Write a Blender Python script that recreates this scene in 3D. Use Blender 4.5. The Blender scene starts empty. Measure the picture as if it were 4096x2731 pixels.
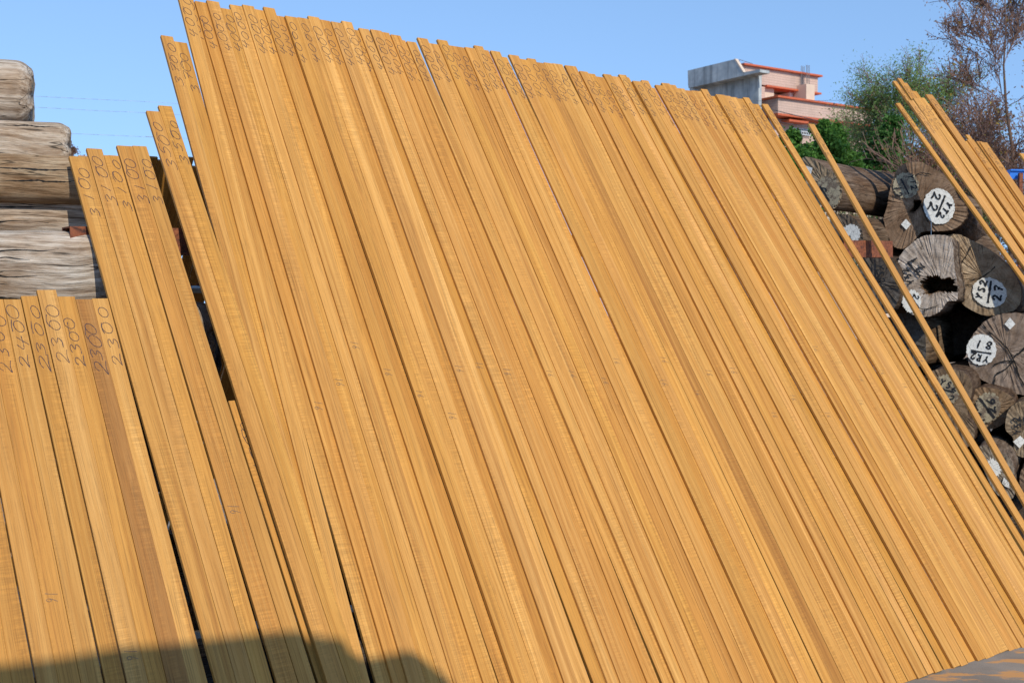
import bpy, bmesh, math, random
import numpy as np
from mathutils import Vector, Matrix

random.seed(7); np.random.seed(7)
rnd = random.uniform
scene = bpy.context.scene
COL = scene.collection

# ------------------------------------------------------------------ camera frame
# survey of the site: pixels of the 4096 x 2731 photograph turned into points in metres
F = 4902.2; PITCH = -0.02209; CX, CY = 2048.0, 1365.5
AZ, LEAN = 0.652837, 0.584805
CAMH = 1.83                                   # eye height above the yard
U = np.array([math.cos(AZ), math.sin(AZ), 0.0])                 # along the board wall
HB = np.array([-math.sin(AZ), math.cos(AZ), 0.0])               # horizontally away behind it
V = math.cos(LEAN) * np.array([0, 0, 1.0]) + math.sin(LEAN) * HB  # up along a leaning board
N = np.cross(U, V)                                              # out of the wall, towards the viewer
O = np.array([0.79633, 5.17011, CAMH - 1.82985])
CAM = np.array([0, 0, CAMH])

def ray(x, y):
    dx = (x - CX) / F; dy = -(y - CY) / F
    c, s = math.cos(PITCH), math.sin(PITCH)
    return np.array([dx, c - s * dy, s + c * dy])

def on_plane(x, y, p0, nrm):
    r = ray(x, y); return CAM + r * (((p0 - CAM) @ nrm) / (r @ nrm))

def wall(x, y, n=0.0):
    """u, v of the point of the leaning wall seen at x, y (n metres in front of it)"""
    q = on_plane(x, y, O + N * n, N) - O - N * n
    return q @ U, q @ V

def wpt(u, v, n=0.0): return O + U * u + V * v + N * n
def at_depth(x, y, d): return CAM + ray(x, y) * d

# ------------------------------------------------------------------ object helpers
def link(name, me, mat=None, parent=None):
    o = bpy.data.objects.new(name, me); COL.objects.link(o)
    if mat is not None and me is not None and len(me.materials) == 0: me.materials.append(mat)
    if parent is not None: o.parent = parent
    return o

def tag(o, label=None, cat=None, group=None, kind=None):
    if label: o['label'] = label
    if cat: o['category'] = cat
    if group: o['group'] = group
    if kind: o['kind'] = kind
    return o

def mesh(name, verts, faces, smooth=False):
    me = bpy.data.meshes.new(name)
    me.from_pydata([tuple(map(float, v)) for v in verts], [], [tuple(f) for f in faces]); me.update()
    if smooth:
        for p in me.polygons: p.use_smooth = True
    return me

class MB:
    """collects boxes, bars and tubes into one mesh"""
    def __init__(s): s.v = []; s.f = []
    def add(s, vs, fs):
        b = len(s.v); s.v += [tuple(map(float, p)) for p in vs]; s.f += [tuple(i + b for i in f) for f in fs]
    def box(s, o, a, b, c):
        o, a, b, c = map(np.asarray, (o, a, b, c))
        p = [o, o + a, o + a + b, o + b, o + c, o + a + c, o + a + b + c, o + b + c]
        f = [(3, 2, 1, 0), (4, 5, 6, 7), (0, 1, 5, 4), (1, 2, 6, 5), (2, 3, 7, 6), (3, 0, 4, 7)]
        if np.cross(a, b) @ c < 0: f = [t[::-1] for t in f]
        s.add(p, f)
    def tube(s, p0, p1, r0, r1, k=6):
        p0, p1 = np.asarray(p0, float), np.asarray(p1, float); d = p1 - p0; L = np.linalg.norm(d)
        if L < 1e-6: return
        d /= L; a = np.cross(d, [0, 0, 1.0] if abs(d[2]) < .9 else [1.0, 0, 0]); a /= np.linalg.norm(a); b = np.cross(d, a)
        vs = []
        for p, r in ((p0, r0), (p1, r1)):
            for i in range(k):
                t = 2 * math.pi * i / k; vs.append(p + (a * math.cos(t) + b * math.sin(t)) * r)
        fs = [(i, (i + 1) % k, k + (i + 1) % k, k + i) for i in range(k)] + [tuple(range(k))[::-1], tuple(range(k, 2 * k))]
        s.add(vs, fs)
    def build(s, name, mat, parent=None, smooth=False):
        return link(name, mesh(name, s.v, s.f, smooth), mat, parent)

def empty(name, loc=(0, 0, 0)):
    o = bpy.data.objects.new(name, None); COL.objects.link(o); o.location = tuple(map(float, loc)); o.empty_display_size = .1
    return o

def ribbon(polys, width, nrm, jitter=0.0, dash=0.0):
    """flat pen strokes along 3-D polylines, facing nrm"""
    vs, fs = [], []
    nrm = np.asarray(nrm, float)
    for pl in polys:
        pl = np.asarray(pl, float); prev = None
        for i in range(len(pl)):
            t = pl[min(i + 1, len(pl) - 1)] - pl[max(i - 1, 0)]
            sd = np.cross(nrm, t); l = np.linalg.norm(sd)
            if l < 1e-9: continue
            w = width * .5 * (1 + rnd(-jitter, jitter)); sd = sd / l * w
            b = len(vs); vs += [pl[i] - sd, pl[i] + sd]
            if prev is not None and not (dash and random.random() < dash): fs.append((prev, b, b + 1, prev + 1))
            prev = b
    return vs, fs

def smooth_poly(pts, k=5):
    """Catmull-Rom through the points"""
    p = [np.asarray(q, float) for q in pts]
    if len(p) < 3: return p
    out = []
    for i in range(len(p) - 1):
        a, b, c, d = p[max(i - 1, 0)], p[i], p[i + 1], p[min(i + 2, len(p) - 1)]
        for j in range(k):
            t = j / k
            out.append(.5 * (2 * b + (c - a) * t + (2 * a - 5 * b + 4 * c - d) * t * t + (-a + 3 * b - 3 * c + d) * t ** 3))
    return out + [p[-1]]

def circ(cx, cy, rx, ry, a0=100, a1=470, n=14):
    return [(cx + rx * math.cos(math.radians(a0 + (a1 - a0) * i / n)), cy + ry * math.sin(math.radians(a0 + (a1 - a0) * i / n))) for i in range(n + 1)]

GLYPH = {
 '0': [circ(.45, .5, .40, .5, 120, 500)],
 '1': [[(.5, 1.05), (.46, .5), (.36, -.02)]],
 '2': [[(.05, .72), (.22, .98), (.6, .96), (.68, .68), (.38, .34), (.02, .02), (.5, .1), (1, .0)]],
 '3': [[(.08, .88), (.42, 1.02), (.74, .82), (.36, .54), (.78, .38), (.6, .04), (.08, .02)]],
 '4': [[(.30, 1.02), (.10, .55), (.2, .42), (.6, .42), (1.0, .48)], [(.82, .95), (.66, .4), (.52, -.12)]],
 '5': [[(.95, 1.0), (.34, .98), (.24, .58), (.62, .62), (.84, .34), (.55, .0), (.08, .06)]],
 '6': [[(.72, 1.02), (.34, .62), (.14, .24), (.44, -.02), (.76, .2), (.56, .46), (.18, .32)]],
 '7': [[(.08, .92), (.92, .98), (.6, .45), (.42, -.05)], [(.3, .5), (.8, .52)]],
 '8': [[(.72, .86), (.4, 1.0), (.2, .78), (.5, .52), (.76, .24), (.44, .0), (.16, .22), (.46, .52), (.76, .78), (.66, .9)]],
 '9': [[(.72, .7), (.42, .52), (.16, .74), (.42, 1.0), (.74, .82), (.66, .4), (.5, -.04)]],
 'Y': [[(.05, 1.0), (.45, .5)], [(.95, 1.0), (.45, .5), (.35, -.02)]],
 'S': [[(.85, .92), (.45, 1.0), (.2, .78), (.5, .52), (.78, .26), (.45, .0), (.08, .08)]],
 'T': [[(.05, .95), (.95, 1.0)], [(.5, .97), (.42, .0)]],
 'R': [[(.2, .0), (.22, 1.0)], [(.05, .95), (.6, 1.0), (.78, .76), (.25, .5), (.9, .0)]],
 'V': [[(.05, 1.0), (.42, .0), (.9, 1.0)]],
}

def text_strokes(txt, cell, hgt, wob=0.05, slant=0.12, glyphw=.82):
    """hand-written strokes in text coordinates (advance, up)"""
    out = []; x = 0
    for ch in txt:
        s = 1 + rnd(-wob, wob); oy = rnd(-wob, wob) * hgt * 1.4
        for st in GLYPH[ch]:
            pts = [(x + (px * glyphw + slant * (py - .5)) * cell * s, py * hgt * s + oy) for px, py in st]
            out.append(smooth_poly(pts, 3))
        x += cell * (1 + rnd(-wob, wob))
    return out

# ------------------------------------------------------------------ materials
def nodes(name):
    m = bpy.data.materials.new(name); m.use_nodes = True
    nt = m.node_tree; b = nt.nodes['Principled BSDF']
    def n(t, **kw):
        q = nt.nodes.new(t)
        for k, v in kw.items():
            if k in q.inputs.keys(): q.inputs[k].default_value = v
            else: setattr(q, k, v)
        return q
    return m, nt, b, n, nt.links.new

def ramp(n, stops, interp='LINEAR'):
    r = n('ShaderNodeValToRGB'); cr = r.color_ramp; cr.interpolation = interp
    while len(cr.elements) > 1: cr.elements.remove(cr.elements[-1])
    cr.elements[0].position, cr.elements[0].color = stops[0][0], (*stops[0][1], 1) if not np.isscalar(stops[0][1]) else (stops[0][1],) * 3 + (1,)
    for p, c in stops[1:]:
        e = cr.elements.new(p); e.color = (*c, 1) if not np.isscalar(c) else (c, c, c, 1)
    return r

def scaled(nt, n, l, src, sc):
    mp = n('ShaderNodeMapping'); mp.inputs['Scale'].default_value = sc; l(src, mp.inputs['Vector']); return mp.outputs[0]

def plain(name, col, rough=.7, metal=0.0, var=.15, scale=8.0, bump=0.0):
    m, nt, b, n, l = nodes(name)
    tc = n('ShaderNodeTexCoord'); no = n('ShaderNodeTexNoise', Scale=scale, Detail=6.0, Roughness=.6); l(tc.outputs['Object'], no.inputs['Vector'])
    r = ramp(n, [(.25, tuple(c * (1 - var) for c in col)), (.75, tuple(min(1, c * (1 + var)) for c in col))]); l(no.outputs['Fac'], r.inputs[0])
    l(r.outputs[0], b.inputs['Base Color']); b.inputs['Roughness'].default_value = rough; b.inputs['Metallic'].default_value = metal
    if bump:
        bp = n('ShaderNodeBump', Strength=bump, Distance=.01); l(no.outputs['Fac'], bp.inputs['Height']); l(bp.outputs[0], b.inputs['Normal'])
    return m

def mat_teak():
    m, nt, b, n, l = nodes('planed_teak')
    tc = n('ShaderNodeTexCoord'); oi = n('ShaderNodeObjectInfo')
    off = n('ShaderNodeVectorMath', operation='SCALE'); cmb = n('ShaderNodeCombineXYZ')
    for i, k in enumerate((3.1, 57.0, 11.0)):
        mu = n('ShaderNodeMath', operation='MULTIPLY'); mu.inputs[1].default_value = k; l(oi.outputs['Random'], mu.inputs[0]); l(mu.outputs[0], cmb.inputs[i])
    ad = n('ShaderNodeVectorMath', operation='ADD'); l(tc.outputs['Object'], ad.inputs[0]); l(cmb.outputs[0], ad.inputs[1])
    P = ad.outputs[0]
    # slow wander so the grain is never dead straight
    wn = n('ShaderNodeTexNoise', Scale=1.0, Detail=2.0); l(scaled(nt, n, l, P, (6, .9, 6)), wn.inputs['Vector'])
    wv = n('ShaderNodeVectorMath', operation='MULTIPLY'); wv.inputs[1].default_value = (.035, 0, .035); l(wn.outputs['Color'], wv.inputs[0])
    ad2 = n('ShaderNodeVectorMath', operation='ADD'); l(P, ad2.inputs[0]); l(wv.outputs[0], ad2.inputs[1]); Q = ad2.outputs[0]
    band = n('ShaderNodeTexNoise', Scale=1.0, Detail=3.0, Roughness=.55); l(scaled(nt, n, l, Q, (55, .30, 55)), band.inputs['Vector'])
    line = n('ShaderNodeTexNoise', Scale=1.0, Detail=3.0, Roughness=.7); l(scaled(nt, n, l, Q, (260, .8, 260)), line.inputs['Vector'])
    pore = n('ShaderNodeTexNoise', Scale=1.0, Detail=2.0); l(scaled(nt, n, l, Q, (700, 14, 700)), pore.inputs['Vector'])
    curl = n('ShaderNodeTexNoise', Scale=1.0, Detail=2.0, Roughness=.6); l(scaled(nt, n, l, P, (12, 150, 12)), curl.inputs['Vector'])
    cmask = n('ShaderNodeTexNoise', Scale=1.0, Detail=1.0); l(scaled(nt, n, l, P, (16, 1.6, 16)), cmask.inputs['Vector'])
    big = n('ShaderNodeTexNoise', Scale=1.0, Detail=2.0); l(scaled(nt, n, l, P, (10, 1.3, 10)), big.inputs['Vector'])
    c1 = ramp(n, [(.27, (.41, .185, .043)), (.44, (.495, .242, .060)), (.60, (.55, .282, .080)), (.76, (.63, .345, .108))]); l(band.outputs['Fac'], c1.inputs[0])
    c2 = ramp(n, [(.34, .66), (.48, 1.0), (.72, 1.07)]); l(line.outputs['Fac'], c2.inputs[0])
    mx = n('ShaderNodeMix', data_type='RGBA', blend_type='MULTIPLY'); mx.inputs['Factor'].default_value = .95; l(c1.outputs[0], mx.inputs['A']); l(c2.outputs[0], mx.inputs['B'])
    c3 = ramp(n, [(.38, .84), (.5, 1.0)]); l(pore.outputs['Fac'], c3.inputs[0])
    mx2 = n('ShaderNodeMix', data_type='RGBA', blend_type='MULTIPLY'); mx2.inputs['Factor'].default_value = .7; l(mx.outputs['Result'], mx2.inputs['A']); l(c3.outputs[0], mx2.inputs['B'])
    cm = ramp(n, [(.50, 0.0), (.66, 1.0)]); l(cmask.outputs['Fac'], cm.inputs[0])
    c4 = ramp(n, [(.36, .88), (.5, 1.0), (.66, 1.17)]); l(curl.outputs['Fac'], c4.inputs[0])  # curly grain figure, brightened to paint in its sheen
    mx3 = n('ShaderNodeMix', data_type='RGBA', blend_type='MULTIPLY'); l(cm.outputs[0], mx3.inputs['Factor']); l(mx2.outputs['Result'], mx3.inputs['A']); l(c4.outputs[0], mx3.inputs['B'])
    c5 = ramp(n, [(.3, (.91, .89, .86)), (.5, (1, 1, 1)), (.7, (1.05, 1.06, 1.09))]); l(big.outputs['Fac'], c5.inputs[0])
    mx4 = n('ShaderNodeMix', data_type='RGBA', blend_type='MULTIPLY'); mx4.inputs['Factor'].default_value = 1.0; l(mx3.outputs['Result'], mx4.inputs['A']); l(c5.outputs[0], mx4.inputs['B'])
    mx5 = n('ShaderNodeMix', data_type='RGBA', blend_type='MULTIPLY'); mx5.inputs['Factor'].default_value = 1.0; l(mx4.outputs['Result'], mx5.inputs['A']); l(oi.outputs['Color'], mx5.inputs['B'])
    l(mx5.outputs['Result'], b.inputs['Base Color'])
    b.inputs['Roughness'].default_value = .62; b.inputs['Specular IOR Level'].default_value = .28
    bp = n('ShaderNodeBump', Strength=.22, Distance=.0015); l(line.outputs['Fac'], bp.inputs['Height']); l(bp.outputs[0], b.inputs['Normal'])
    return m

def mat_bark(name, dark, mid, light, crack=.5):
    """weathered log surface, local x runs along the log"""
    m, nt, b, n, l = nodes(name)
    tc = n('ShaderNodeTexCoord'); oi = n('ShaderNodeObjectInfo')
    cmb = n('ShaderNodeCombineXYZ')
    for i, k in enumerate((41.0, 7.0, 5.0)):
        mu = n('ShaderNodeMath', operation='MULTIPLY'); mu.inputs[1].default_value = k; l(oi.outputs['Random'], mu.inputs[0]); l(mu.outputs[0], cmb.inputs[i])
    ad = n('ShaderNodeVectorMath', operation='ADD'); l(tc.outputs['Object'], ad.inputs[0]); l(cmb.outputs[0], ad.inputs[1]); P = ad.outputs[0]
    wn = n('ShaderNodeTexNoise', Scale=1.6, Detail=2.0); l(P, wn.inputs['Vector'])
    wv = n('ShaderNodeVectorMath', operation='MULTIPLY'); wv.inputs[1].default_value = (0, .10, .10); l(wn.outputs['Color'], wv.inputs[0])
    ad2 = n('ShaderNodeVectorMath', operation='ADD'); l(P, ad2.inputs[0]); l(wv.outputs[0], ad2.inputs[1]); Q = ad2.outputs[0]
    s1 = n('ShaderNodeTexNoise', Scale=1.0, Detail=8.0, Roughness=.68); l(scaled(nt, n, l, Q, (3.0, 44, 44)), s1.inputs['Vector'])
    s2 = n('ShaderNodeTexNoise', Scale=1.0, Detail=5.0, Roughness=.7); l(scaled(nt, n, l, Q, (14, 190, 190)), s2.inputs['Vector'])
    s3 = n('ShaderNodeTexNoise', Scale=3.2, Detail=5.0, Roughness=.6); l(scaled(nt, n, l, P, (1, 2.2, 2.2)), s3.inputs['Vector'])
    ck = n('ShaderNodeTexNoise', Scale=1.0, Detail=3.0, Roughness=.5); l(scaled(nt, n, l, Q, (.7, 13, 13)), ck.inputs['Vector'])
    r1 = ramp(n, [(.30, dark), (.48, mid), (.68, light)]); l(s1.outputs['Fac'], r1.inputs[0])
    r2 = ramp(n, [(.33, .45), (.5, 1.0), (.7, 1.12)]); l(s2.outputs['Fac'], r2.inputs[0])
    mx = n('ShaderNodeMix', data_type='RGBA', blend_type='MULTIPLY'); mx.inputs['Factor'].default_value = .85; l(r1.outputs[0], mx.inputs['A']); l(r2.outputs[0], mx.inputs['B'])
    r3 = ramp(n, [(.40, (1, 1, 1)), (.66, (.62, .47, .33))]); l(s3.outputs['Fac'], r3.inputs[0])
    mx2 = n('ShaderNodeMix', data_type='RGBA', blend_type='MULTIPLY'); mx2.inputs['Factor'].default_value = .8; l(mx.outputs['Result'], mx2.inputs['A']); l(r3.outputs[0], mx2.inputs['B'])
    sb = n('ShaderNodeMath', operation='SUBTRACT'); sb.inputs[1].default_value = .5; l(ck.outputs['Fac'], sb.inputs[0])
    ab = n('ShaderNodeMath', operation='ABSOLUTE'); l(sb.outputs[0], ab.inputs[0])
    rc = ramp(n, [(.002, .12), (.005 + .006 * crack, 1.0)]); l(ab.outputs[0], rc.inputs[0])
    mx3 = n('ShaderNodeMix', data_type='RGBA', blend_type='MULTIPLY'); mx3.inputs['Factor'].default_value = .9; l(mx2.outputs['Result'], mx3.inputs['A']); l(rc.outputs[0], mx3.inputs['B'])
    mx4 = n('ShaderNodeMix', data_type='RGBA', blend_type='MULTIPLY'); mx4.inputs['Factor'].default_value = 1; l(mx3.outputs['Result'], mx4.inputs['A']); l(oi.outputs['Color'], mx4.inputs['B'])
    l(mx4.outputs['Result'], b.inputs['Base Color']); b.inputs['Roughness'].default_value = .9; b.inputs['Specular IOR Level'].default_value = .15
    hs = n('ShaderNodeMath', operation='MULTIPLY'); l(s1.outputs['Fac'], hs.inputs[0]); l(rc.outputs[0], hs.inputs[1])
    bp = n('ShaderNodeBump', Strength=.8, Distance=.010); l(hs.outputs[0], bp.inputs['Height'])
    bp2 = n('ShaderNodeBump', Strength=.6, Distance=.004); l(s2.outputs['Fac'], bp2.inputs['Height']); l(bp.outputs[0], bp2.inputs['Normal']); l(bp2.outputs[0], b.inputs['Normal'])
    return m

def mat_endgrain(name, dark, mid, light):
    """sawn log end: local y, z lie in the cut, the pith is at the origin"""
    m, nt, b, n, l = nodes(name)
    tc = n('ShaderNodeTexCoord'); oi = n('ShaderNodeObjectInfo')
    sx = n('ShaderNodeSeparateXYZ')
    wn = n('ShaderNodeTexNoise', Scale=5.0, Detail=3.0); l(tc.outputs['Object'], wn.inputs['Vector'])
    wv = n('ShaderNodeVectorMath', operation='MULTIPLY'); wv.inputs[1].default_value = (0, .07, .07); l(wn.outputs['Color'], wv.inputs[0])
    ad = n('ShaderNodeVectorMath', operation='ADD'); l(tc.outputs['Object'], ad.inputs[0]); l(wv.outputs[0], ad.inputs[1])
    l(ad.outputs[0], sx.inputs[0])
    at = n('ShaderNodeMath', operation='ARCTAN2'); l(sx.outputs['Y'], at.inputs[0]); l(sx.outputs['Z'], at.inputs[1])
    fl = n('ShaderNodeVectorMath', operation='MULTIPLY'); fl.inputs[1].default_value = (0, 1, 1); l(ad.outputs[0], fl.inputs[0])
    ln = n('ShaderNodeVectorMath', operation='LENGTH'); l(fl.outputs[0], ln.inputs[0])
    pc = n('ShaderNodeCombineXYZ'); l(at.outputs[0], pc.inputs[0]); l(ln.outputs['Value'], pc.inputs[1]); l(oi.outputs['Random'], pc.inputs[2])
    radial = n('ShaderNodeTexNoise', Scale=1.0, Detail=4.0, Roughness=.65); l(scaled(nt, n, l, pc.outputs[0], (30, 3.0, 9)), radial.inputs['Vector'])
    rings = n('ShaderNodeTexNoise', Scale=1.0, Detail=3.0, Roughness=.6); l(scaled(nt, n, l, pc.outputs[0], (.6, 120, 9)), rings.inputs['Vector'])
    blot = n('ShaderNodeTexNoise', Scale=9.0, Detail=9.0, Roughness=.72); l(tc.outputs['Object'], blot.inputs['Vector'])
    ck = n('ShaderNodeTexNoise', Scale=1.0, Detail=2.0); l(scaled(nt, n, l, pc.outputs[0], (3.2, 1.2, 15)), ck.inputs['Vector'])
    r1 = ramp(n, [(.26, dark), (.44, mid), (.66, light)]); l(blot.outputs['Fac'], r1.inputs[0])
    r2 = ramp(n, [(.30, .86), (.6, 1.04)]); l(radial.outputs['Fac'], r2.inputs[0])
    r3 = ramp(n, [(.35, .72), (.6, 1.08)]); l(rings.outputs['Fac'], r3.inputs[0])
    mx = n('ShaderNodeMix', data_type='RGBA', blend_type='MULTIPLY'); mx.inputs['Factor'].default_value = .85; l(r1.outputs[0], mx.inputs['A']); l(r2.outputs[0], mx.inputs['B'])
    mx2 = n('ShaderNodeMix', data_type='RGBA', blend_type='MULTIPLY'); mx2.inputs['Factor'].default_value = .7; l(mx.outputs['Result'], mx2.inputs['A']); l(r3.outputs[0], mx2.inputs['B'])
    sb = n('ShaderNodeMath', operation='SUBTRACT'); sb.inputs[1].default_value = .5; l(ck.outputs['Fac'], sb.inputs[0])
    ab = n('ShaderNodeMath', operation='ABSOLUTE'); l(sb.outputs[0], ab.inputs[0])
    rc = ramp(n, [(.002, .2), (.007, 1.0)]); l(ab.outputs[0], rc.inputs[0])
    mx3 = n('ShaderNodeMix', data_type='RGBA', blend_type='MULTIPLY'); mx3.inputs['Factor'].default_value = .8; l(mx2.outputs['Result'], mx3.inputs['A']); l(rc.outputs[0], mx3.inputs['B'])
    mx4 = n('ShaderNodeMix', data_type='RGBA', blend_type='MULTIPLY'); mx4.inputs['Factor'].default_value = 1; l(mx3.outputs['Result'], mx4.inputs['A']); l(oi.outputs['Color'], mx4.inputs['B'])
    l(mx4.outputs['Result'], b.inputs['Base Color']); b.inputs['Roughness'].default_value = .9; b.inputs['Specular IOR Level'].default_value = .15
    bp = n('ShaderNodeBump', Strength=.7, Distance=.008); l(mx3.outputs['Result'], bp.inputs['Height']); l(bp.outputs[0], b.inputs['Normal'])
    return m

def mat_rust():
    m, nt, b, n, l = nodes('rusty_steel')
    tc = n('ShaderNodeTexCoord'); a = n('ShaderNodeTexNoise', Scale=26.0, Detail=8.0, Roughness=.7); c = n('ShaderNodeTexNoise', Scale=70.0, Detail=3.0)
    l(tc.outputs['Object'], a.inputs['Vector']); l(tc.outputs['Object'], c.inputs['Vector'])
    r = ramp(n, [(.34, (.045, .018, .014)), (.48, (.19, .055, .022)), (.66, (.30, .095, .035))]); l(a.outputs['Fac'], r.inputs[0])
    r2 = ramp(n, [(.36, .35), (.46, 1.0)]); l(c.outputs['Fac'], r2.inputs[0])
    mx = n('ShaderNodeMix', data_type='RGBA', blend_type='MULTIPLY'); mx.inputs['Factor'].default_value = .7; l(r.outputs[0], mx.inputs['A']); l(r2.outputs[0], mx.inputs['B'])
    l(mx.outputs['Result'], b.inputs['Base Color']); b.inputs['Roughness'].default_value = .85
    bp = n('ShaderNodeBump', Strength=.5, Distance=.003); l(a.outputs['Fac'], bp.inputs['Height']); l(bp.outputs[0], b.inputs['Normal'])
    return m

def mat_ground():
    m, nt, b, n, l = nodes('yard_concrete')
    tc = n('ShaderNodeTexCoord'); P = tc.outputs['Object']
    a = n('ShaderNodeTexNoise', Scale=2.2, Detail=9.0, Roughness=.65); l(P, a.inputs['Vector'])
    c = n('ShaderNodeTexNoise', Scale=160.0, Detail=3.0, Roughness=.7); l(P, c.inputs['Vector'])
    d = n('ShaderNodeTexNoise', Scale=3.4, Detail=6.0, Roughness=.62); l(scaled(nt, n, l, P, (.7, 1.5, 1)), d.inputs['Vector'])
    r = ramp(n, [(.3, (.165, .135, .105)), (.55, (.225, .19, .15)), (.75, (.29, .245, .195))]); l(a.outputs['Fac'], r.inputs[0])
    r2 = ramp(n, [(.35, .8), (.65, 1.12)]); l(c.outputs['Fac'], r2.inputs[0])
    mx = n('ShaderNodeMix', data_type='RGBA', blend_type='MULTIPLY'); mx.inputs['Factor'].default_value = .8; l(r.outputs[0], mx.inputs['A']); l(r2.outputs[0], mx.inputs['B'])
    rs = ramp(n, [(.52, 0.0), (.57, .9)]); l(d.outputs['Fac'], rs.inputs[0])
    mx2 = n('ShaderNodeMix', data_type='RGBA'); l(rs.outputs[0], mx2.inputs['Factor']); l(mx.outputs['Result'], mx2.inputs['A']); mx2.inputs['B'].default_value = (.50, .24, .07, 1)
    e = n('ShaderNodeTexNoise', Scale=4.2, Detail=7.0, Roughness=.7); l(scaled(nt, n, l, P, (1, 1.6, 1)), e.inputs['Vector'])
    rd = ramp(n, [(.60, 1.0), (.68, .35)]); l(e.outputs['Fac'], rd.inputs[0])
    mx3 = n('ShaderNodeMix', data_type='RGBA', blend_type='MULTIPLY'); mx3.inputs['Factor'].default_value = .9; l(mx2.outputs['Result'], mx3.inputs['A']); l(rd.outputs[0], mx3.inputs['B'])
    l(mx3.outputs['Result'], b.inputs['Base Color']); b.inputs['Roughness'].default_value = .92
    bp = n('ShaderNodeBump', Strength=.4, Distance=.004); l(c.outputs['Fac'], bp.inputs['Height']); l(bp.outputs[0], b.inputs['Normal'])
    return m

def mat_tile(name, col, sx=.22):
    """small wall tiles with darker joints; local x along the wall, z up"""
    m, nt, b, n, l = nodes(name)
    tc = n('ShaderNodeTexCoord'); sp = n('ShaderNodeSeparateXYZ'); l(tc.outputs['Object'], sp.inputs[0])
    su = n('ShaderNodeMath', operation='ADD'); l(sp.outputs['X'], su.inputs[0]); l(sp.outputs['Y'], su.inputs[1])
    cb = n('ShaderNodeCombineXYZ'); l(su.outputs[0], cb.inputs[0]); l(sp.outputs['Z'], cb.inputs[1])
    br = n('ShaderNodeTexBrick', Scale=1.0); br.offset = 0.0
    br.inputs['Brick Width'].default_value = sx; br.inputs['Row Height'].default_value = sx * 1.1; br.inputs['Mortar Size'].default_value = .022; br.inputs['Mortar Smooth'].default_value = .3
    br.inputs['Color1'].default_value = (*col, 1); br.inputs['Color2'].default_value = (*[c * .93 for c in col], 1); br.inputs['Mortar'].default_value = (*[c * .62 for c in col], 1)
    l(cb.outputs[0], br.inputs['Vector'])
    no = n('ShaderNodeTexNoise', Scale=.5, Detail=5.0); l(tc.outputs['Object'], no.inputs['Vector'])
    r = ramp(n, [(.3, .88), (.7, 1.06)]); l(no.outputs['Fac'], r.inputs[0])
    mx = n('ShaderNodeMix', data_type='RGBA', blend_type='MULTIPLY'); mx.inputs['Factor'].default_value = 1; l(br.outputs['Color'], mx.inputs['A']); l(r.outputs[0], mx.inputs['B'])
    l(mx.outputs['Result'], b.inputs['Base Color']); b.inputs['Roughness'].default_value = .55
    return m

def mat_concrete_wall():
    m, nt, b, n, l = nodes('stained_concrete')
    tc = n('ShaderNodeTexCoord'); P = tc.outputs['Object']
    a = n('ShaderNodeTexNoise', Scale=.55, Detail=8.0, Roughness=.65); l(P, a.inputs['Vector'])
    s = n('ShaderNodeTexNoise', Scale=1.0, Detail=4.0, Roughness=.6); l(scaled(nt, n, l, P, (1.1, 1.1, .10)), s.inputs['Vector'])
    r = ramp(n, [(.3, (.24, .26, .26)), (.5, (.38, .405, .405)), (.72, (.56, .57, .54))]); l(a.outputs['Fac'], r.inputs[0])
    r2 = ramp(n, [(.38, .52), (.54, 1.0)]); l(s.outputs['Fac'], r2.inputs[0])
    mx = n('ShaderNodeMix', data_type='RGBA', blend_type='MULTIPLY'); mx.inputs['Factor'].default_value = .8; l(r.outputs[0], mx.inputs['A']); l(r2.outputs[0], mx.inputs['B'])
    l(mx.outputs['Result'], b.inputs['Base Color']); b.inputs['Roughness'].default_value = .9
    return m

def mat_paint(name, col, wear):
    m, nt, b, n, l = nodes(name)
    tc = n('ShaderNodeTexCoord'); a = n('ShaderNodeTexNoise', Scale=22.0, Detail=9.0, Roughness=.72); l(tc.outputs['Object'], a.inputs['Vector'])
    v = n('ShaderNodeTexVoronoi', Scale=26.0); v.feature = 'DISTANCE_TO_EDGE'; wn = n('ShaderNodeTexNoise', Scale=14.0, Detail=3.0); l(tc.outputs['Object'], wn.inputs['Vector'])
    mv = n('ShaderNodeVectorMath', operation='MULTIPLY_ADD'); mv.inputs[1].default_value = (.06, .06, .06); l(wn.outputs['Color'], mv.inputs[0]); l(tc.outputs['Object'], mv.inputs[2]); l(mv.outputs[0], v.inputs['Vector'])
    r = ramp(n, [(wear - .09, (.17, .125, .085)), (wear - .03, tuple(c * .82 for c in col)), (wear + .2, col)]); l(a.outputs['Fac'], r.inputs[0])
    rc = ramp(n, [(.012, .35), (.03, 1.0)]); l(v.outputs['Distance'], rc.inputs[0])
    mx = n('ShaderNodeMix', data_type='RGBA', blend_type='MULTIPLY'); mx.inputs['Factor'].default_value = .75; l(r.outputs[0], mx.inputs['A']); l(rc.outputs[0], mx.inputs['B'])
    l(mx.outputs['Result'], b.inputs['Base Color']); b.inputs['Roughness'].default_value = .85
    return m

def mat_leaf(name, c0, c1, trans=.35):
    m, nt, b, n, l = nodes(name)
    g = n('ShaderNodeNewGeometry'); r = ramp(n, [(0, c0), (1, c1)]); l(g.outputs['Random Per Island'], r.inputs[0])
    l(r.outputs[0], b.inputs['Base Color']); b.inputs['Roughness'].default_value = .6; b.inputs['Specular IOR Level'].default_value = .25
    tr = n('ShaderNodeBsdfTranslucent'); l(r.outputs[0], tr.inputs['Color'])
    ms = n('ShaderNodeMixShader'); ms.inputs[0].default_value = trans; l(b.outputs[0], ms.inputs[1]); l(tr.outputs[0], ms.inputs[2])
    l(ms.outputs[0], nt.nodes['Material Output'].inputs['Surface'])
    return m

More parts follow.
